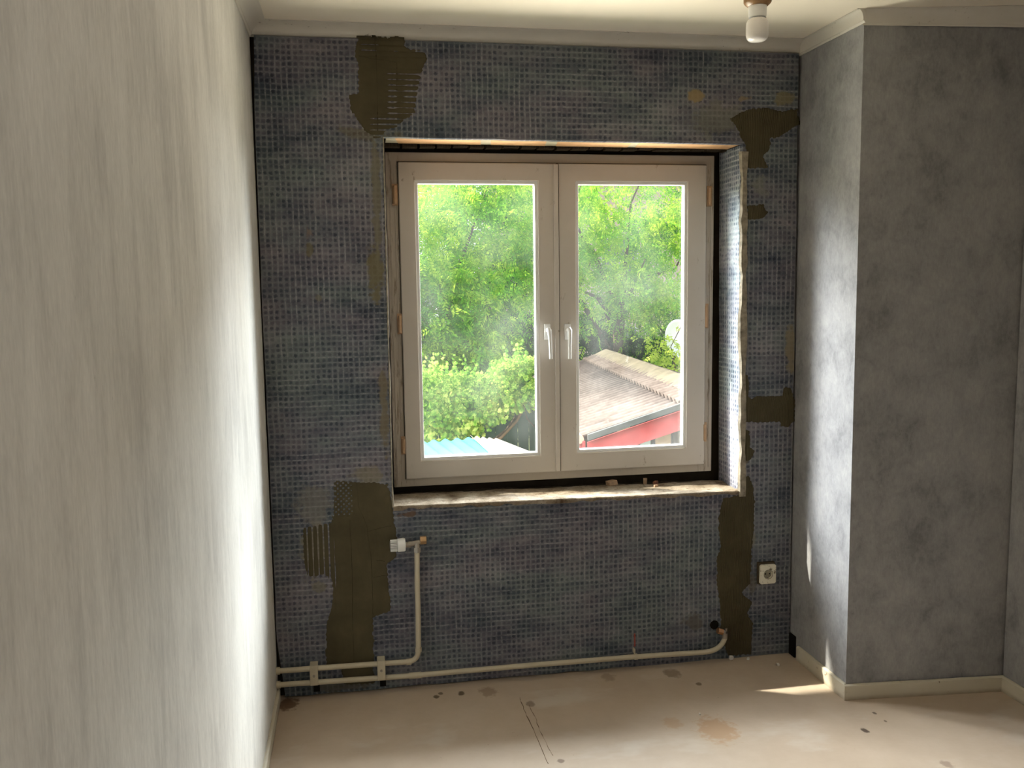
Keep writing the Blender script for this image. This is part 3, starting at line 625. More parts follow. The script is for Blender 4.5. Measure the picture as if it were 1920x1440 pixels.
autosmooth(rel(gr, vr).obj('grip_ring', M_PVC, vr))
bd = MB(); cyl(bd, (X(760), yv, zc), (X(766), yv, zc+.001), .011); cyl(bd, (X(766), yv, zc+.001), (X(770), yv, zc+.001), .0135, 6); cyl(bd, (X(769), yv, zc+.002), (X(793), yv, vz+.007), .0105)
cyl(bd, (X(781.5), yv, vz+.004), (X(782), yv, vz-.018), .012); cyl(bd, (X(782), yv, vz-.014), (X(782), yv, vz-.034), .0145, 6)
autosmooth(rel(bd, vr).obj('valve_body', M_STEEL, vr))
nt = MB(); zz = P3(795, 1012.5, yv)[2]; nt.tube([(X(787.5), yv, zz), (X(789), yv, zz), (X(799), yv, zz), (X(799.8), yv, zz)], [.015, .0172, .0172, .013], 6); rel(nt, vr).obj('union_nut', M_BRASS, vr, bevel=.0012)
# copper end fitting
e = P3(1358, 1193); er = empty('pipe_fitting', e); tag(er, 'copper elbow nut at the right end of the lower pipe', 'pipe fitting')
el = MB(); cyl(el, (e[0]+.001, YP, e[2]-.008), (e[0]+.002, YP, e[2]+.016), .0125, 8); el.tube([(e[0]+.002, YP, e[2]+.01), (e[0], YP, e[2]+.02), (e[0]-.016, YP+.004, e[2]+.023)], .010, 12); autosmooth(rel(el, er).obj('elbow', M_STEEL, er))
nt = MB(); a = P3(1357, 1184); b = P3(1345, 1181.5); nt.tube([(a[0]-.006, YP-.002, a[2]), (b[0], YP-.004, b[2])], .0140, 6); rel(nt, er).obj('union_nut', M_COPPER, er, bevel=.0012)
sp_ = MB(); sp_.prism([(e[0]+.006, YP+.002, e[2]+.030), (e[0]+.014, YP+.002, e[2]+.032), (e[0]+.012, YP+.002, e[2]-.012), (e[0]+.006, YP+.002, e[2]-.010)], (0, .006, 0)); rel(sp_, er).obj('adhesive_splash', M_PEDGE, er)
hl = MB(); hc = at(1340, 1172, -.003); hl.tube([(hc[0], .004, hc[2]), (hc[0], -.0035, hc[2])], [.024, .017], 9); hl.obj('hole_shade_disc', M_DARK, wall_back)  # black disc painting the dark of the hole by the pipe end

# ================================================================== SOCKET
sc0 = at(1439, 1076, -.02); sr = empty('wall_socket', (float(sc0[0]), 0, float(sc0[2]))); tag(sr, 'dirty cream surface socket beside the right adhesive patch', 'socket')
M_SOCK = (lambda m: (m.color(m.mix(m.ss(m.noise(m.co, 42, 5, .7), .56, .64), (.70, .66, .54), (.14, .10, .06))), m.m)[1])(Mat('dirty_cream_plastic', .4, .4))
hw, hh2 = .036, .0455
MB().box((-hw-.004, -.016, -hh2), (hw, .0, hh2+.004)).obj('back_box', simple('brown_box', (.07, .05, .03), .7, .2), sr, bevel=.003)
rg = MB(); n = 40
v = []; f = []
outer4 = []
for k in range(n):
    a = 2*math.pi*k/n+math.pi/4; ca, sa = math.cos(a), math.sin(a); s_ = min(hw/max(abs(ca), 1e-6), (hh2-.004)/max(abs(sa), 1e-6)); outer4.append((ca*s_, sa*s_))
rad = .0195
for (yy, pts) in [(-.017, outer4), (-.026, outer4), (-.028, [(p[0]*.94, p[1]*.94) for p in outer4]), (-.028, [(rad*math.cos(2*math.pi*k/n+math.pi/4), rad*math.sin(2*math.pi*k/n+math.pi/4)) for k in range(n)]), (-.018, [(rad*.95*math.cos(2*math.pi*k/n+math.pi/4), rad*.95*math.sin(2*math.pi*k/n+math.pi/4)) for k in range(n)])]:
    v += [(p[0], yy, p[1]) for p in pts]
for r_ in range(4):
    for k in range(n): f.append((r_*n+k, r_*n+(k+1) % n, (r_+1)*n+(k+1) % n, (r_+1)*n+k))
f.append(tuple(4*n+k for k in range(n)))
autosmooth(mesh('cover_plate', v, f, M_SOCK, sr), 30)
M_WELL = simple('socket_well_shade', (.30, .27, .20), .5, .3, .3, 60)  # darker tone painting the recess shade into the well and rim
MB().tube([(0, -.0190, 0), (0, -.0186, 0)], .0188, 32).obj('socket_well_shade', M_WELL, sr)
rm = MB(); ring = [(math.cos(2*math.pi*k/36)*.0198, -.0283, math.sin(2*math.pi*k/36)*.0198) for k in range(37)]; rm.tube(ring, .0012, 6, False); rm.obj('well_rim', M_WELL, sr, True)
for dx in (-.0095, .0095): MB().tube([(dx, -.017, 0), (dx, -.0197, 0)], .003, 10).obj('pin_hole_shade', M_DARK, sr)  # black pegs painting the shade of the pin holes
for z_ in (.014, -.0195): MB().box((-.003, -.024, z_), (.003, -.018, z_+.0055)).obj('earth_clip', M_STEEL, sr)

# ================================================================== LAMP
YL = -.72
lt = at(1420.5, 10, YL); lx = float(lt[0]); lr = empty('ceiling_lamp', (lx, YL, CEIL_Z)); tag(lr, 'bare bulb in a white holder under a brown ceiling base', 'lamp')
def zpx(py): return float(at(1420, py, YL)[2])-CEIL_Z
mpp = .0685/39
def lathe(name, prof, mat, tilt=.0):
    mb = MB(); mb.tube([(tilt*(z), 0, z) for r, z in prof], [max(r, .0005) for r, z in prof], 32); o = mb.obj(name, mat, lr); return autosmooth(o, 40)
lathe('ceiling_base', [(.038, .0), (.043, -.006), (.043, zpx(4)), (.040, zpx(7)), (.031, zpx(12)), (.02, zpx(12.5))], M_BROWN)
lathe('lamp_holder', [(.022, zpx(8)), (.0285, zpx(9)), (.0285, zpx(12)), (.0275, zpx(30)), (.0265, zpx(33)), (.018, zpx(33.5))], M_PVC)
lathe('bulb_collar', [(.020, zpx(30)), (.021, zpx(36)), (.025, zpx(37))], M_PVC)
def bulb_mat():
    m = Mat('bulb_glass', .35, .5); m.color((.72, .69, .66)); m.b.inputs['Subsurface Weight'].default_value = .0; return m.m
lathe('bulb', [(.023, zpx(35)), (.030, zpx(38)), (.0335, zpx(42)), (.0345, zpx(50)), (.0345, zpx(66)), (.032, zpx(72)), (.026, zpx(76)), (.014, zpx(77.5)), (.001, zpx(78))], bulb_mat())

# ================================================================== LOOSE BITS
def chunk(name, loc, size, mat, label, cat, group=None, seed=0):
    r = random.Random(seed); mb = MB(); v = []
    import itertools
    for sx_, sy_, sz_ in itertools.product((-1, 1), (-1, 1), (0, 1)): v.append((sx_*size[0]*.5*r.uniform(.6, 1), sy_*size[1]*.5*r.uniform(.6, 1), sz_*size[2]*r.uniform(.7, 1)))
    mb.add(v, [(0, 1, 3, 2), (4, 6, 7, 5), (0, 4, 5, 1), (2, 3, 7, 6), (0, 2, 6, 4), (1, 5, 7, 3)])
    o = mb.obj(name, mat, None, bevel=min(size)*.12); o.location = [float(a) for a in loc]; o.rotation_euler.z = r.uniform(0, 1.5); return tag(o, label, cat, group)
M_CH = simple('brick_chip', (.42, .29, .19), .9, .1, .3, 50, 0, .002); M_PL = simple('plaster_crumb', (.72, .69, .63), .9, .1, .1, 50, 0, .002)
def szat(px, py): p = atz(px, py, .742); x_ = float(p[0]); y_ = float(np.clip(p[1], .01, .215)); j = int(np.argmin(abs(xs-x_))); i = int(np.argmin(abs(ys-y_))); return (x_, y_, hh[i, j]-.003)
chunk('brick_chip', szat(1143, 902), (.062, .034, .026), M_CH, 'largest brown chip on the ledge, lying under the right casement', 'rubble', 'chips on the window ledge', 3)
chunk('brick_chip', szat(1205, 898), (.026, .020, .030), M_CH, 'small upright brown chip on the ledge left of a flat red one', 'rubble', 'chips on the window ledge', 4)
chunk('brick_chip', szat(1223, 896), (.042, .020, .020), simple('red_chip', (.30, .14, .09), .9, .1, .3, 50), 'flat reddish chip on the ledge beside a small upright one', 'rubble', 'chips on the window ledge', 5)
chunk('brick_chip', szat(1230, 908), (.020, .016, .014), M_CH, 'tiny brown chip alone in the middle of the lit ledge', 'rubble', 'chips on the window ledge', 6)
for i, (px, py, s_, lb) in enumerate([(1366, 1231, .017, 'white plaster crumb at the foot of the right adhesive patch'), (1403, 1237, .013, 'thin white plaster crumb by the wall below the socket'), (1459, 1248, .013, 'round white crumb on the dark floor near the corner'), (1312, 1340, .007, 'tiny white fleck in the open floor beside the rusty stain')]):
    p = atz(px, py, 0); p[1] = min(p[1], -.012); chunk('plaster_crumb', p, (s_*1.2, s_, s_), M_PL, lb, 'crumb', 'plaster crumbs on the floor', 20+i)

# ================================================================== OUTSIDE
GZ = -2.75
def sc(P, k=1.25): return CAM+(np.array(P)-CAM)*k
M_GRASS = simple('yard_ground', (.15, .17, .07), .95, .1, .35, 1.5, 0, .02)
structure(mesh('ground', [(-40, .34, GZ), (50, .34, GZ), (50, 70, GZ), (-40, 70, GZ)], [(0, 1, 2, 3)], M_GRASS), 'garden ground far below the window')
# added unseen roof overhang, its edge set to cut the sun to a sliver
ev = MB(); ev.box((-4.5, .30, 3.27), (7.5, 1.0, 3.36)); structure(ev.obj('sun_cut_eaves', simple('added_eave_wood', (.35, .30, .25), .8, .2), None), 'added eaves that cut the sun above the window outside')

# --- shed
R1 = sc(at(1137, 664, 8)); E1 = sc(at(985, 716, 8)); q = ray(1103, 822); q = q/q[1]
E2 = sc(CAM+q*(((E1[2]-CAM[2])/1.25)/q[2])); dirv = (E2-E1); Lr = np.linalg.norm(dirv); dirv /= Lr
R2 = R1+dirv*Lr; sl_v = E1-R1
slope = (R1-E1); slope -= dirv*np.dot(slope, dirv); Ls = np.linalg.norm(slope); sd = slope/Ls      # from eave up to ridge
E1 = R1-sd*Ls; E2 = E1+dirv*Lr; R2 = R1+dirv*Lr
hz = np.array([sd[0], sd[1], 0]); hz /= np.linalg.norm(hz); nrm = np.cross(dirv, sd); nrm *= np.sign(nrm[2])
shed = empty('garden_shed', (float(E2[0]), float(E2[1]), GZ))
tag(shed, 'garden shed with corrugated grey roof and red gable boards', 'shed')
def roof_mat():
    m = Mat('fibre_cement', .9, .15); n = m.noise(m.co, 2.2, 5, .65); n2 = m.noise(m.co, 14, 4, .6)
    c = m.ramp(m.math('ADD', m.math('MULTIPLY', n, .6), m.math('MULTIPLY', n2, .4)), [(.34, (.070, .052, .043)), (.5, (.115, .088, .074)), (.66, (.155, .122, .104))])
    m.color(c); m.bump(n2, .3, .01); return m.m
M_ROOF = roof_mat(); M_CAP = simple('ridge_tile', (.14, .12, .085), .9, .1, .25, 5, 0, .01)
def corr_slope(O, along, down, La, Ld, pitch=.15, amp=.034, name='roof_sheet', mat=None, cuts=(0, .27, 1), z_over=.012):
    """corrugated sheets: valleys run along 'down', repeat along 'along'"""
    nn = np.cross(along, down); nn *= np.sign(nn[2]); out = []
    for s_ in range(2):
        a0 = Ld*cuts[s_]-.06*(s_ > 0); a1 = Ld*cuts[s_+1]
        m_ = int(La/pitch*8); v = []; f = []
        for i in range(m_+1):
            t = i/m_*La; h = amp*math.cos(2*math.pi*t/pitch)+(z_over*2*(1-s_))
            for k, dd in enumerate((a0, a1)): v.append(O+along*t+down*dd+nn*(h+(.006 if k else 0)))
        for i in range(m_): a = 2*i; f.append((a, a+1, a+3, a+2))
        out.append((name, v, f, mat, True))
    return out
def rels(v, root): b = np.array(root.location); return [np.array(p)-b for p in v]
for (nm, v, f, mt, s_) in corr_slope(R1, dirv, -sd, Lr, Ls+.04, mat=M_ROOF):
    o = mesh(nm, rels(v, shed), f, mt, shed, True); md = o.modifiers.new('sol', 'SOLIDIFY'); md.thickness = .008
sd2 = hz*np.dot(sd, hz)+np.array([0, 0, -sd[2]]); sd2 /= np.linalg.norm(sd2)      # far slope, going down away to the right
for (nm, v, f, mt, s_) in corr_slope(R1, dirv, sd2, Lr, Ls, mat=M_ROOF):
    o = mesh(nm, rels(v, shed), f, mt, shed, True); md = o.modifiers.new('sol', 'SOLIDIFY'); md.thickness = .008
# ridge tiles
nt_ = 13
for k in range(nt_):
    a = R1+dirv*(Lr*k/nt_-.03); b = R1+dirv*(Lr*(k+1)/nt_+.01); up = np.array([0, 0, 1]); v = []; f = []
    for j, (c, lift) in enumerate(((a, .050), (b, .036))):
        for off, h in ((-.20, -.075), (-.07, -.005), (0, .02), (.07, -.005), (.20, -.075)): v.append(c+hz*off+up*(lift+h+random.uniform(-.004, .004)))
    f = [(i, i+1, i+6, i+5) for i in range(4)]
    o = mesh('ridge_tile', rels(v, shed), f, M_CAP, shed); md = o.modifiers.new('sol', 'SOLIDIFY'); md.thickness = .018
# bargeboards at the near gable, eave board and corner box
M_RED = simple('red_paint', (.30, .045, .045), .6, .3, .15, 6); M_GUT = simple('grey_flashing', (.06, .06, .058), .6, .3, .2, 8)
def beam(a, b, up, th, thick, dirn): # plank from a to b, height th downwards, thickness along dirn
    return MB().prism([a, b, b-up*th, a-up*th], dirn*thick)
upv = np.array([0, 0, 1.]); RG = R2+hz*(np.dot(E2-R2, -hz)); RG[2] = E2[2]
out = dirv*.03
def sobj(mb, nm, mat): mb.v = [tuple(np.array(p)-np.array(shed.location)) for p in mb.v]; return mb.obj(nm, mat, shed)
sobj(beam(E2+out-upv*.05, R2+out-upv*.05, upv, .20, .03, dirv), 'barge_board', M_RED); sobj(beam(R2+out-upv*.05, RG+out-upv*.05, upv, .20, .03, dirv), 'barge_board', M_RED)
sobj(beam(E2+out*1.6+upv*.035, R2+out*1.6+upv*.035, upv, .06, .05, dirv), 'verge_strip', M_GUT); sobj(beam(R2+out*1.6+upv*.035, RG+out*1.6+upv*.035, upv, .06, .05, dirv), 'verge_strip', M_GUT)
sobj(beam(E1-hz*.02-upv*.04, E2+out*1.5-hz*.02-upv*.04, upv, .17, .03, -hz), 'eave_board', M_RED)
sobj(MB().tube([E1-hz*.08-upv*.02, E2+out-hz*.08-upv*.02], .05, 10), 'gutter', simple('orange_gutter', (.55, .27, .20), .6, .3, .1, 5))
# gable wall of planks, with posts and white boards
W0 = E2+hz*.22-dirv*.25; W1 = RG-hz*.22-dirv*.25; nb = 15; Wl = np.dot(W1-W0, hz)
M_PLK = simple('dark_plank', (.085, .060, .050), .9, .1, .35, 6, 0, .01); M_POST = simple('post_wood', (.34, .22, .14), .85, .15, .2, 8); M_WB = simple('white_board', (.62, .62, .60), .6, .3, .06, 8); M_BL = simple('pale_blue_board', (.42, .46, .52), .6, .3, .06, 8)
for k in range(nb):
    a = W0+hz*(Wl*k/nb+.006); b = W0+hz*(Wl*(k+1)/nb-.006); u0 = np.dot(a-E2, hz); topz = lambda p: E2[2]+min(np.dot(p-E2, hz), np.dot(RG-p, hz))*(sd[2]/np.dot(sd, hz))-.06
    ta, tb = a.copy(), b.copy(); ta[2] = topz(a); tb[2] = topz(b); ba, bb = a.copy(), b.copy(); ba[2] = bb[2] = GZ
    sobj(MB().prism([ba, bb, tb, ta], -dirv*(.03+random.uniform(0, .008))), 'plank', M_WB if k == 1 else M_PLK)
def post(off, w, mat, nm):
    a = W0+hz*off+dirv*.04; b = a+hz*w; ta, tb = a.copy(), b.copy(); ta[2] = tb[2] = E2[2]-.02+min(off, Wl-off)*.25; a[2] = b[2] = GZ; sobj(MB().prism([a, b, tb, ta], dirv*.05), nm, mat)
post(.40, .10, M_BL, 'post'); post(.56, .16, M_POST, 'post'); post(1.55, .14, M_POST, 'post')
side = MB().prism([np.array([*(E1+hz*.25)[:2], GZ]), np.array([*(E2+hz*.25-dirv*.26)[:2], GZ]), np.array([*(E2+hz*.25-dirv*.26)[:2], E1[2]]), np.array([*(E1+hz*.25)[:2], E1[2]])], hz*.03)
sobj(side, 'side_wall', M_PLK)
back = MB().prism([np.array([*(E1+hz*.25)[:2], GZ]), np.array([*(E1+hz*(np.dot(RG-E2, hz)-.25))[:2], GZ]), np.array([*(E1+hz*(np.dot(RG-E2, hz)-.25))[:2], E1[2]]), R1-upv*.15, np.array([*(E1+hz*.25)[:2], E1[2]])], dirv*.03)
sobj(back, 'back_wall', M_PLK)
s2w = MB(); pA = E1+hz*(np.dot(RG-E2, hz)-.25); pB = pA+dirv*(Lr-.26); s2w.prism([(pA[0], pA[1], GZ), (pB[0], pB[1], GZ), (pB[0], pB[1], E1[2]), (pA[0], pA[1], E1[2])], hz*.03); sobj(s2w, 'side_wall', M_PLK)

# --- satellite dish on a pole
D0 = at(1266, 638, 13.0); dr = empty('satellite_dish', (float(D0[0]), 13.0, GZ)); tag(dr, 'white satellite dish on a pole behind the shed', 'satellite dish')
R_ = .375; v = [(0, 0, 0)]; f = []; nr, ns = 7, 36
for i in range(1, nr+1):
    r = R_*i/nr
    for k in range(ns): a = 2*math.pi*k/ns; v.append((r*.93*math.cos(a), -.16*(r/R_)**2, r*math.sin(a)))
for k in range(ns): f.append((0, 1+k, 1+(k+1) % ns))
for i in range(nr-1):
    for k in range(ns): a = 1+i*ns+k; b = 1+i*ns+(k+1) % ns; f.append((a, a+ns, b+ns, b))
M_DISH = simple('dish_paint', (.90, .90, .90), .45, .4, .06, 3)
Rm = Matrix.Rotation(math.radians(-14), 3, 'X') @ Matrix.Rotation(math.radians(18), 3, 'Z'); hD = float(D0[2])-GZ
v = [Rm @ Vector(p)+Vector((0, 0, hD)) for p in v]
dsh = mesh('reflector', v, f, M_DISH, dr, True); md = dsh.modifiers.new('sol', 'SOLIDIFY'); md.thickness = .01
tip = Rm @ Vector((0, -.42, -.12))+Vector((0, 0, hD)); bot = Rm @ Vector((0, -.15, -.39))+Vector((0, 0, hD))
MB().tube([tuple(bot), tuple(tip)], .012, 8).obj('feed_arm', M_GUT, dr); MB().tube([tuple(tip), tuple(tip+Vector((0, .05, .03)))], .03, 10).obj('feed_horn', M_GUT, dr)
MB().tube([(0, .06, 0), (0, .06, hD+.05)], .035, 10).obj('pole', M_GUT, dr)

# --- leaves
def leaf_mat(name, cols, trans=.5, sc_=1.3):
    m = bpy.data.materials.new(name); m.use_nodes = True; t = m.node_tree; t.nodes.clear(); N = t.nodes.new; L = t.links.new
    out = N('ShaderNodeOutputMaterial'); co = N('ShaderNodeTexCoord'); n1 = N('ShaderNodeTexNoise'); n1.inputs['Scale'].default_value = sc_; n1.inputs['Detail'].default_value = 4; L(co.outputs['Object'], n1.inputs['Vector'])
    n2 = N('ShaderNodeTexNoise'); n2.inputs['Scale'].default_value = 14; n2.inputs['Detail'].default_value = 2; L(co.outputs['Object'], n2.inputs['Vector'])
    mx = N('ShaderNodeMath'); mx.operation = 'MULTIPLY_ADD'; L(n2.outputs[0], mx.inputs[0]); mx.inputs[1].default_value = .5
    hf = N('ShaderNodeMath'); hf.operation = 'MULTIPLY'; L(n1.outputs[0], hf.inputs[0]); hf.inputs[1].default_value = .6; L(hf.outputs[0], mx.inputs[2])
    r = N('ShaderNodeValToRGB'); e = r.color_ramp.elements
    while len(e) < len(cols): e.new(.5)
    for q_, (p, c) in zip(e, cols): q_.position = p; q_.color = (*c, 1)
    L(mx.outputs[0], r.inputs[0])
    d = N('ShaderNodeBsdfDiffuse'); tr = N('ShaderNodeBsdfTranslucent'); L(r.outputs[0], d.inputs[0]); L(r.outputs[0], tr.inputs[0])
    s = N('ShaderNodeMixShader'); s.inputs[0].default_value = trans; L(d.outputs[0], s.inputs[1]); L(tr.outputs[0], s.inputs[2]); L(s.outputs[0], out.inputs[0]); return m
M_LF = leaf_mat('locust_leaf', [(.38, (.08, .28, .03)), (.50, (.24, .56, .05)), (.62, (.58, .76, .09))])
M_LD = leaf_mat('dark_leaf', [(.40, (.020, .060, .022)), (.55, (.045, .12, .04)), (.70, (.09, .20, .05))], .35)
M_VN = leaf_mat('vine_leaf', [(.40, (.07, .20, .03)), (.54, (.24, .46, .06)), (.66, (.66, .74, .20))], .45, 2.5)
M_BK = simple('bark', (.12, .09, .065), .95, .1, .3, 12, 0, .01)
def quads_from(C, U, Wd, n_curl=None):
    """C centres, U half-length vectors, Wd half-width vectors -> pointed leaf quads (diamond)"""
    v = np.stack([C-U, C+Wd*1.0-U*.05, C+U, C-Wd*1.0-U*.05], 1).reshape(-1, 3); f = np.arange(len(v)).reshape(-1, 4); return v, f
def np_mesh(name, v, f, mat, parent):
    me = bpy.data.meshes.new(name); nf = len(f); me.vertices.add(len(v)); me.vertices.foreach_set('co', v.astype(np.float32).ravel())
    me.loops.add(nf*4); me.loops.foreach_set('vertex_index', f.astype(np.int32).ravel()); me.polygons.add(nf)
    me.polygons.foreach_set('loop_start', np.arange(0, nf*4, 4, dtype=np.int32)); me.polygons.foreach_set('loop_total', np.full(nf, 4, np.int32)); me.update(calc_edges=True)
    me.materials.append(mat); o = bpy.data.objects.new(name, me); COL.objects.link(o); o.parent = parent; return o
def unit(a): return a/np.linalg.norm(a, axis=-1, keepdims=True)
def tree(name, base, blobs, ncomp, mat, label, cat, leaflet=(.052, .017), npair=6, droop=.6, rach=.26, group=None, seed=1, trunk=.16):
    r = np.random.default_rng(seed); root = empty(name, base); tag(root, label, cat, group); base = np.array(base, float)
    vol = np.array([b[3]*b[4]*b[5] for b in blobs])**.67; vol /= vol.sum(); which = r.choice(len(blobs), ncomp, p=vol); B = np.array(blobs)[which]
    d = unit(r.normal(size=(ncomp, 3))); rad = r.uniform(.55, 1.03, (ncomp, 1))**.8
    K = 26; sub = unit(r.normal(size=(len(blobs), K, 3)))*r.uniform(.35, 1.0, (len(blobs), K, 1))**.6; sk = r.integers(0, K, ncomp)
    sc_ = sub[which, sk]; loc = r.normal(size=(ncomp, 3))*[.27, .27, .17]
    C = B[:, :3]+sc_*B[:, 3:6]+loc; d = unit(unit(sc_)*.6+unit(loc)*.8)
    g = unit(d*[1, 1, .5]+.55*r.normal(size=d.shape)+np.array([0, 0, -droop]))         # rachis direction
    sdv = unit(np.cross(g, r.normal(size=g.shape))); V = []
    for k in range(npair):
        t = (k+.7)/npair
        for s in (-1, 1):
            c = C+g*rach*t+np.array([0, 0, -1])*rach*.25*t*t; ld = unit(sdv*s+g*.45+np.array([0, 0, -.35])+.15*r.normal(size=g.shape))
            wd = unit(np.cross(ld, np.cross(g, sdv)+.5*r.normal(size=g.shape))); L_ = leaflet[0]*(1-.35*abs(t-.45))
            V.append((c+ld*L_, ld*L_, wd*leaflet[1]))
    Cc = np.concatenate([a for a, b, c in V])-base; Uu_ = np.concatenate([b for a, b, c in V]); Ww = np.concatenate([c for a, b, c in V])
    v, f = quads_from(Cc, Uu_, Ww); o = np_mesh('foliage', v, f, mat, root); o['kind'] = 'stuff'
    mb = MB(); top = np.mean([b[:3] for b in blobs], axis=0)-base
    mb.tube([(0, 0, 0), tuple(top*[.3, .3, .4]), tuple(top*[.9, .9, .85])], [trunk, trunk*.8, trunk*.45], 9)
    for b in blobs:
        e = np.array(b[:3])-base; s0 = top*[.3, .3, .4]+(top*[.6, .6, .45])*min(.9, .2+.1*len(mb.v) % 1); mid = (s0+e)/2+np.array([0, 0, .25]); mb.tube([tuple(s0), tuple(mid), tuple(e), tuple(e+np.array([.2, -.3, .6]))], [trunk*.45, trunk*.3, trunk*.14, .01], 6)
    mb.obj('trunk', M_BK, root, True); return root
T = tree
T('locust_tree', (1.6, 14.2, GZ), [(1.4, 13.4, 2.5, 1.5, 1.2, 1.3), (2.9, 13.8, 2.9, 1.2, 1.0, 1.1), (2.2, 13.0, 1.1, 1.4, .9, 1.0), (.4, 13.6, 1.2, 1.3, 1.1, 1.3), (2.7, 13.2, .2, .9, .7, .8), (1.2, 12.9, -.2, 1.1, .8, .9)], 7500, M_LF, 'feathery light green tree filling the left pane', 'tree', seed=3)
T('locust_tree', (6.3, 15.5, GZ), [(4.9, 14.6, 3.0, 1.0, .9, 1.0), (6.4, 15.2, 3.3, 1.4, 1.1, 1.0), (5.1, 14.6, 1.5, .9, .8, .9), (7.4, 15.2, 1.9, 1.3, .9, 1.2), (6.3, 14.8, 1.5, .9, .7, .7), (7.2, 15.2, .5, 1.0, .7, .8), (4.3, 14.2, 2.1, .7, .7, 1.0)], 3900, M_LF, 'feathery light green tree seen in the right pane above the shed', 'tree', seed=5)
T('dark_evergreen', (4.2, 17.5, GZ), [(3.9, 17.2, 1.7, 1.1, .8, 2.0), (4.6, 17.2, -.3, 1.3, .9, 1.7), (3.2, 17.2, -.4, 1.0, .8, 1.6)], 3800, M_LD, 'dark evergreen tree between the two light trees', 'tree', (.05, .018), 5, .4, .2, seed=8)
T('ivy_shrub', (5.4, 16.2, GZ), [(5.2, 15.8, .1, 1.1, .7, 1.0), (6.6, 16.0, -.3, 1.3, .8, 1.0), (4.4, 15.6, -.2, .8, .6, .9)], 3400, M_LD, 'dark ivy bush just behind the shed roof', 'shrub', (.045, .022), 5, .3, .16, seed=9)
T('dark_evergreen', (.8, 17.8, GZ), [(.8, 17.2, .9, 1.7, .9, 2.2), (2.4, 17.4, .6, 1.2, .9, 2.3), (-1.2, 17.2, .9, 1.6, .9, 2.2)], 3600, M_LD, 'dark evergreen tree behind the left light tree', 'tree', (.05, .018), 5, .4, .2, seed=11)
T('young_bush', (6.3, 12.2, GZ), [(6.42, 12.1, .12, .28, .22, .34), (6.5, 12.1, -.45, .42, .3, .45), (6.18, 12.1, .45, .06, .06, .26)], 620, leaf_mat('lime_leaf', [(.40, (.38, .52, .06)), (.55, (.55, .68, .10)), (.70, (.70, .75, .20))], .5), 'lime green young bush in front of the satellite dish', 'shrub', (.04, .02), 3, .1, .12, seed=15, trunk=.05)

# --- vine over a fence
vr_ = empty('climbing_vine', (2.2, 9.2, GZ)); tag(vr_, 'climbing vine with broad yellow-green leaves below the left pane trees', 'vine')
def leaf_shape():
    pts = [(0, -.5), (.28, -.62), (.52, -.25), (.42, .05), (.50, .30), (.22, .42), (0, .72), (-.22, .42), (-.50, .30), (-.42, .05), (-.52, -.25), (-.28, -.62)]
    v = [(0, 0, .06)]+[(x_, y_, -.06*abs(x_)*2) for x_, y_ in pts]; return v, [(0, 1+i, 1+(i+1) % 12) for i in range(12)]
lv, lf = leaf_shape(); vr_base = np.array(vr_.location); L0 = None
def vine_pt(r):
    while True:
        x_ = r.uniform(1.0, 3.05); top = .33+.22*vnoise(x_*2.2, 1.5)+(.15 if 2.35 < x_ < 2.85 else 0)
        low = -.78 if x_ < 1.75 else (-.78+(x_-1.75)*.80 if x_ < 2.3 else -.34+.45*(x_-2.3)); z_ = top-(top-low)*r.uniform(0, 1)**1.25
        if x_ > 2.88 and z_ > .15: continue
        return np.array([x_, 8.55+r.uniform(-.35, .25)+.25*(top-z_), z_])
r = np.random.default_rng(21); rr_ = random.Random(4)
allp = [vine_pt(r) for _ in range(2500)]; allp.sort(key=lambda p: p[1])
for i, p in enumerate(allp[:260]):
    s_ = rr_.uniform(.055, .095)
    if L0 is None:
        L0 = mesh('leaf', lv, lf, M_VN, vr_); o = L0
    else: o = L0.copy(); COL.objects.link(o); o.parent = vr_
    o.location = tuple(p-vr_base); o.scale = (s_, s_, s_); o.rotation_euler = (rr_.uniform(.5, 1.4), rr_.uniform(-.6, .6), rr_.uniform(-.9, .9)+math.pi)
V = []; F = []
for p in allp[260:]:
    s_ = rr_.uniform(.05, .09); R3 = (Matrix.Rotation(rr_.uniform(-1, 1), 3, 'Z') @ Matrix.Rotation(rr_.uniform(.4, 1.5), 3, 'X')); n = len(V)
    V += [tuple(np.array(R3 @ (Vector(q_)*s_))+p-vr_base) for q_ in lv]; F += [tuple(n+k for k in q_) for q_ in lf]
for k in range(40):   # shoots above the hedge
    x_ = rr_.uniform(1.1, 2.95); top = .36+.22*vnoise(x_*2.2, 1.5)+(.15 if 2.35 < x_ < 2.85 else 0); n_l = rr_.randint(2, 5)
    for j in range(n_l):
        s_ = .06-.006*j; p = np.array([x_+.02*rr_.uniform(-1, 1)*j, 8.4+rr_.uniform(-.1, .1), top+.055*j]); R3 = (Matrix.Rotation(rr_.uniform(-1, 1), 3, 'Z') @ Matrix.Rotation(rr_.uniform(.4, 1.5), 3, 'X')); n = len(V)
        V += [tuple(np.array(R3 @ (Vector(q_)*s_))+p-vr_base) for q_ in lv]; F += [tuple(n+k2 for k2 in q_) for q_ in lf]
o = mesh('foliage', V, F, M_VN, vr_); o['kind'] = 'stuff'
for path, rad in [([(985, 760), (968, 790), (940, 820), (915, 832)], .022), ([(975, 770), (950, 805), (925, 825), (900, 836)], .018), ([(965, 768), (930, 790), (895, 794), (850, 780)], .012), ([(978, 745), (988, 785), (1002, 800)], .010), ([(985, 700), (980, 730), (972, 765)], .016)]:
    P = [at(a, b, 8.75)-vr_base for a, b in path]; P[-1] = P[-1]
    MB().tube([tuple(p) for p in P], rad, 8).obj('stem', M_BK if rad < .02 else M_POST, vr_, True)
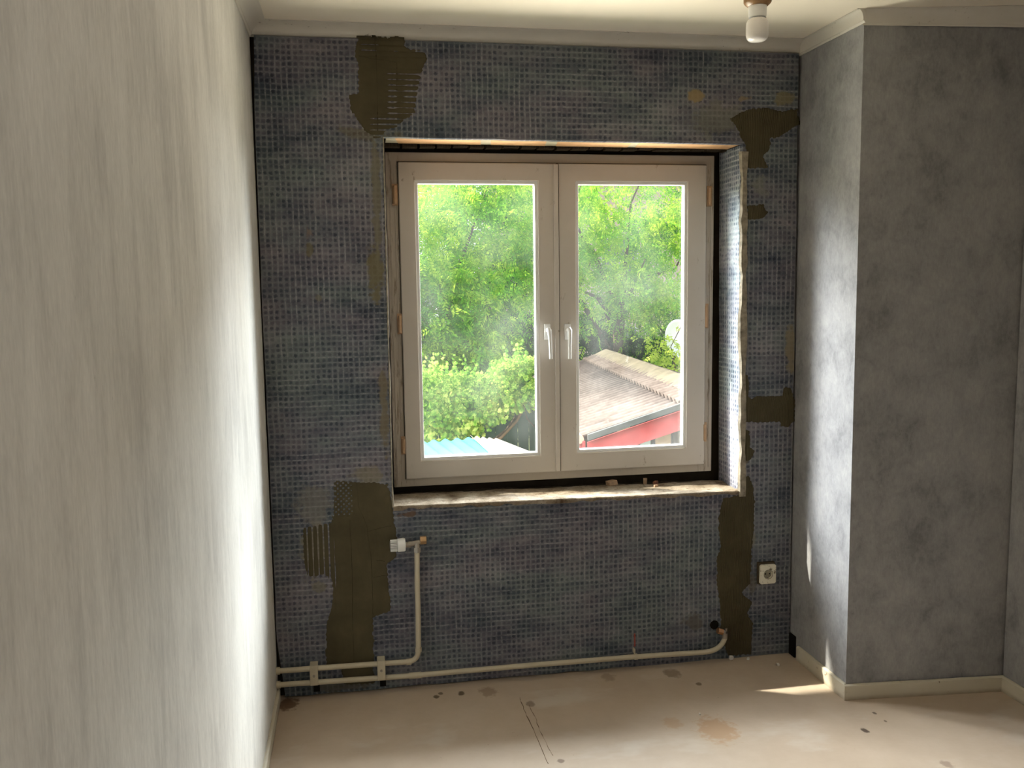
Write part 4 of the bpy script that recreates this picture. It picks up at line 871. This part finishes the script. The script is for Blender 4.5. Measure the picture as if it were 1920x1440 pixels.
MB().tube([tuple(at(920, 830, 8.75)-vr_base), (.45, -.2, 1.0), (.5, 0, 0)], [.03, .035, .04], 8).obj('stem', M_BK, vr_, True)
# teal fence behind the vine
fr_ = empty('board_fence', (1.8, 9.6, GZ)); tag(fr_, 'dark green board fence behind the climbing vine', 'fence')
M_TEAL = simple('teal_paint', (.045, .10, .075), .7, .2, .2, 3)
for k in range(26):
    x0 = -1.2+k*.17; o = MB().box((x0-1.8, 0, 0), (x0+.16-1.8, .02, 2.55+.0*k)).obj('board', M_TEAL, fr_)
MB().box((-3.0, .02, 2.3), (1.45, .06, 2.4)).box((-3.0, .02, .5), (1.45, .06, .6)).obj('rail', M_TEAL, fr_)
# --- cyan corrugated canopy with a paler sheet
cn = empty('canopy_roof', (1.7, 7.4, GZ)); tag(cn, 'cyan corrugated canopy roof below the vine', 'canopy')
M_CY = simple('cyan_sheet', (.10, .46, .50), .35, .5, .12, 2.5); M_PW = simple('bleached_sheet', (.40, .35, .30), .6, .3, .12, 6)
def flat_sheet(q0, q1, q2, q3, pitch, amp, name, mat, lift=0):
    """q0-q1 far edge, q3-q2 near edge; waves repeat from q0 to q1"""
    q0, q1, q2, q3 = [np.array(a, float) for a in (q0, q1, q2, q3)]; W_ = np.linalg.norm(q1-q0); m_ = int(W_/pitch*8); v = []; f = []
    for i in range(m_+1):
        t = i/m_; h = amp*math.cos(2*math.pi*t*W_/pitch)+lift
        for a, b in ((q0, q1), (q3, q2)): p = a*(1-t)+b*t; v.append(p+np.array([0, 0, h]))
    for i in range(m_): a = 2*i; f.append((a, a+1, a+3, a+2))
    o = mesh(name, [np.array(p)-np.array(cn.location) for p in v], f, mat, cn, True); md = o.modifiers.new('sol', 'SOLIDIFY'); md.thickness = .006; return o
def cz(px, py, z): return atz(px, py, z)
zc_ = -.30
a = cz(800, 826, zc_); b = cz(890, 821, zc_); c_ = cz(1010, 862, zc_-.02); d_ = cz(1010, 900, zc_-.05); e_ = cz(760, 900, zc_-.05); a0 = cz(700, 835, zc_)
flat_sheet(a0, b, d_, e_, .15, .018, 'roof_sheet', M_CY)
flat_sheet(cz(882, 818, zc_+.05), cz(935, 824, zc_+.05), cz(1010, 852, zc_+.03), cz(930, 862, zc_+.03), .10, .014, 'roof_sheet', M_PW, .0)
cb = MB(); loc = np.array(cn.location)
for px_, py_ in [(720, 838), (880, 823), (990, 858)]:
    p = cz(px_, py_, zc_-.04)-loc; cb = MB().box((p[0]-.05, p[1]-.05, 0), (p[0]+.05, p[1]+.05, p[2])); cb.obj('post', M_POST, cn)
# --- house far behind
hs = empty('brick_house', (10, 27, GZ)); tag(hs, 'pale pinkish house far behind the trees at right', 'building')
M_HS = simple('pink_render', (.62, .48, .42), .9, .1, .12, .8); M_GL = simple('house_glass', (.10, .12, .14), .1, .5); M_TL = simple('clay_tile', (.45, .25, .18), .9, .1, .2, 2)
MB().box((-5, 0, 0), (8, .4, 8.2)).obj('wall', M_HS, hs)
for i in range(4):
    for j in range(2):
        x_ = -4+i*3.1; z_ = 1.3+j*3.1; w_ = MB().box((x_-.08, -.06, z_-.08), (x_+1.28, .05, z_+1.58)).obj('window', M_WB, hs)
        MB().box((x_, -.10, z_), (x_+.57, -.05, z_+1.5)).box((x_+.63, -.10, z_), (x_+1.2, -.05, z_+1.5)).obj('pane', M_GL, w_)
MB().prism([(-5.4, -.6, 8.1), (8.4, -.6, 8.1), (8.4, 3.5, 10.2), (-5.4, 3.5, 10.2)], (0, 0, .15)).obj('roof', M_TL, hs)
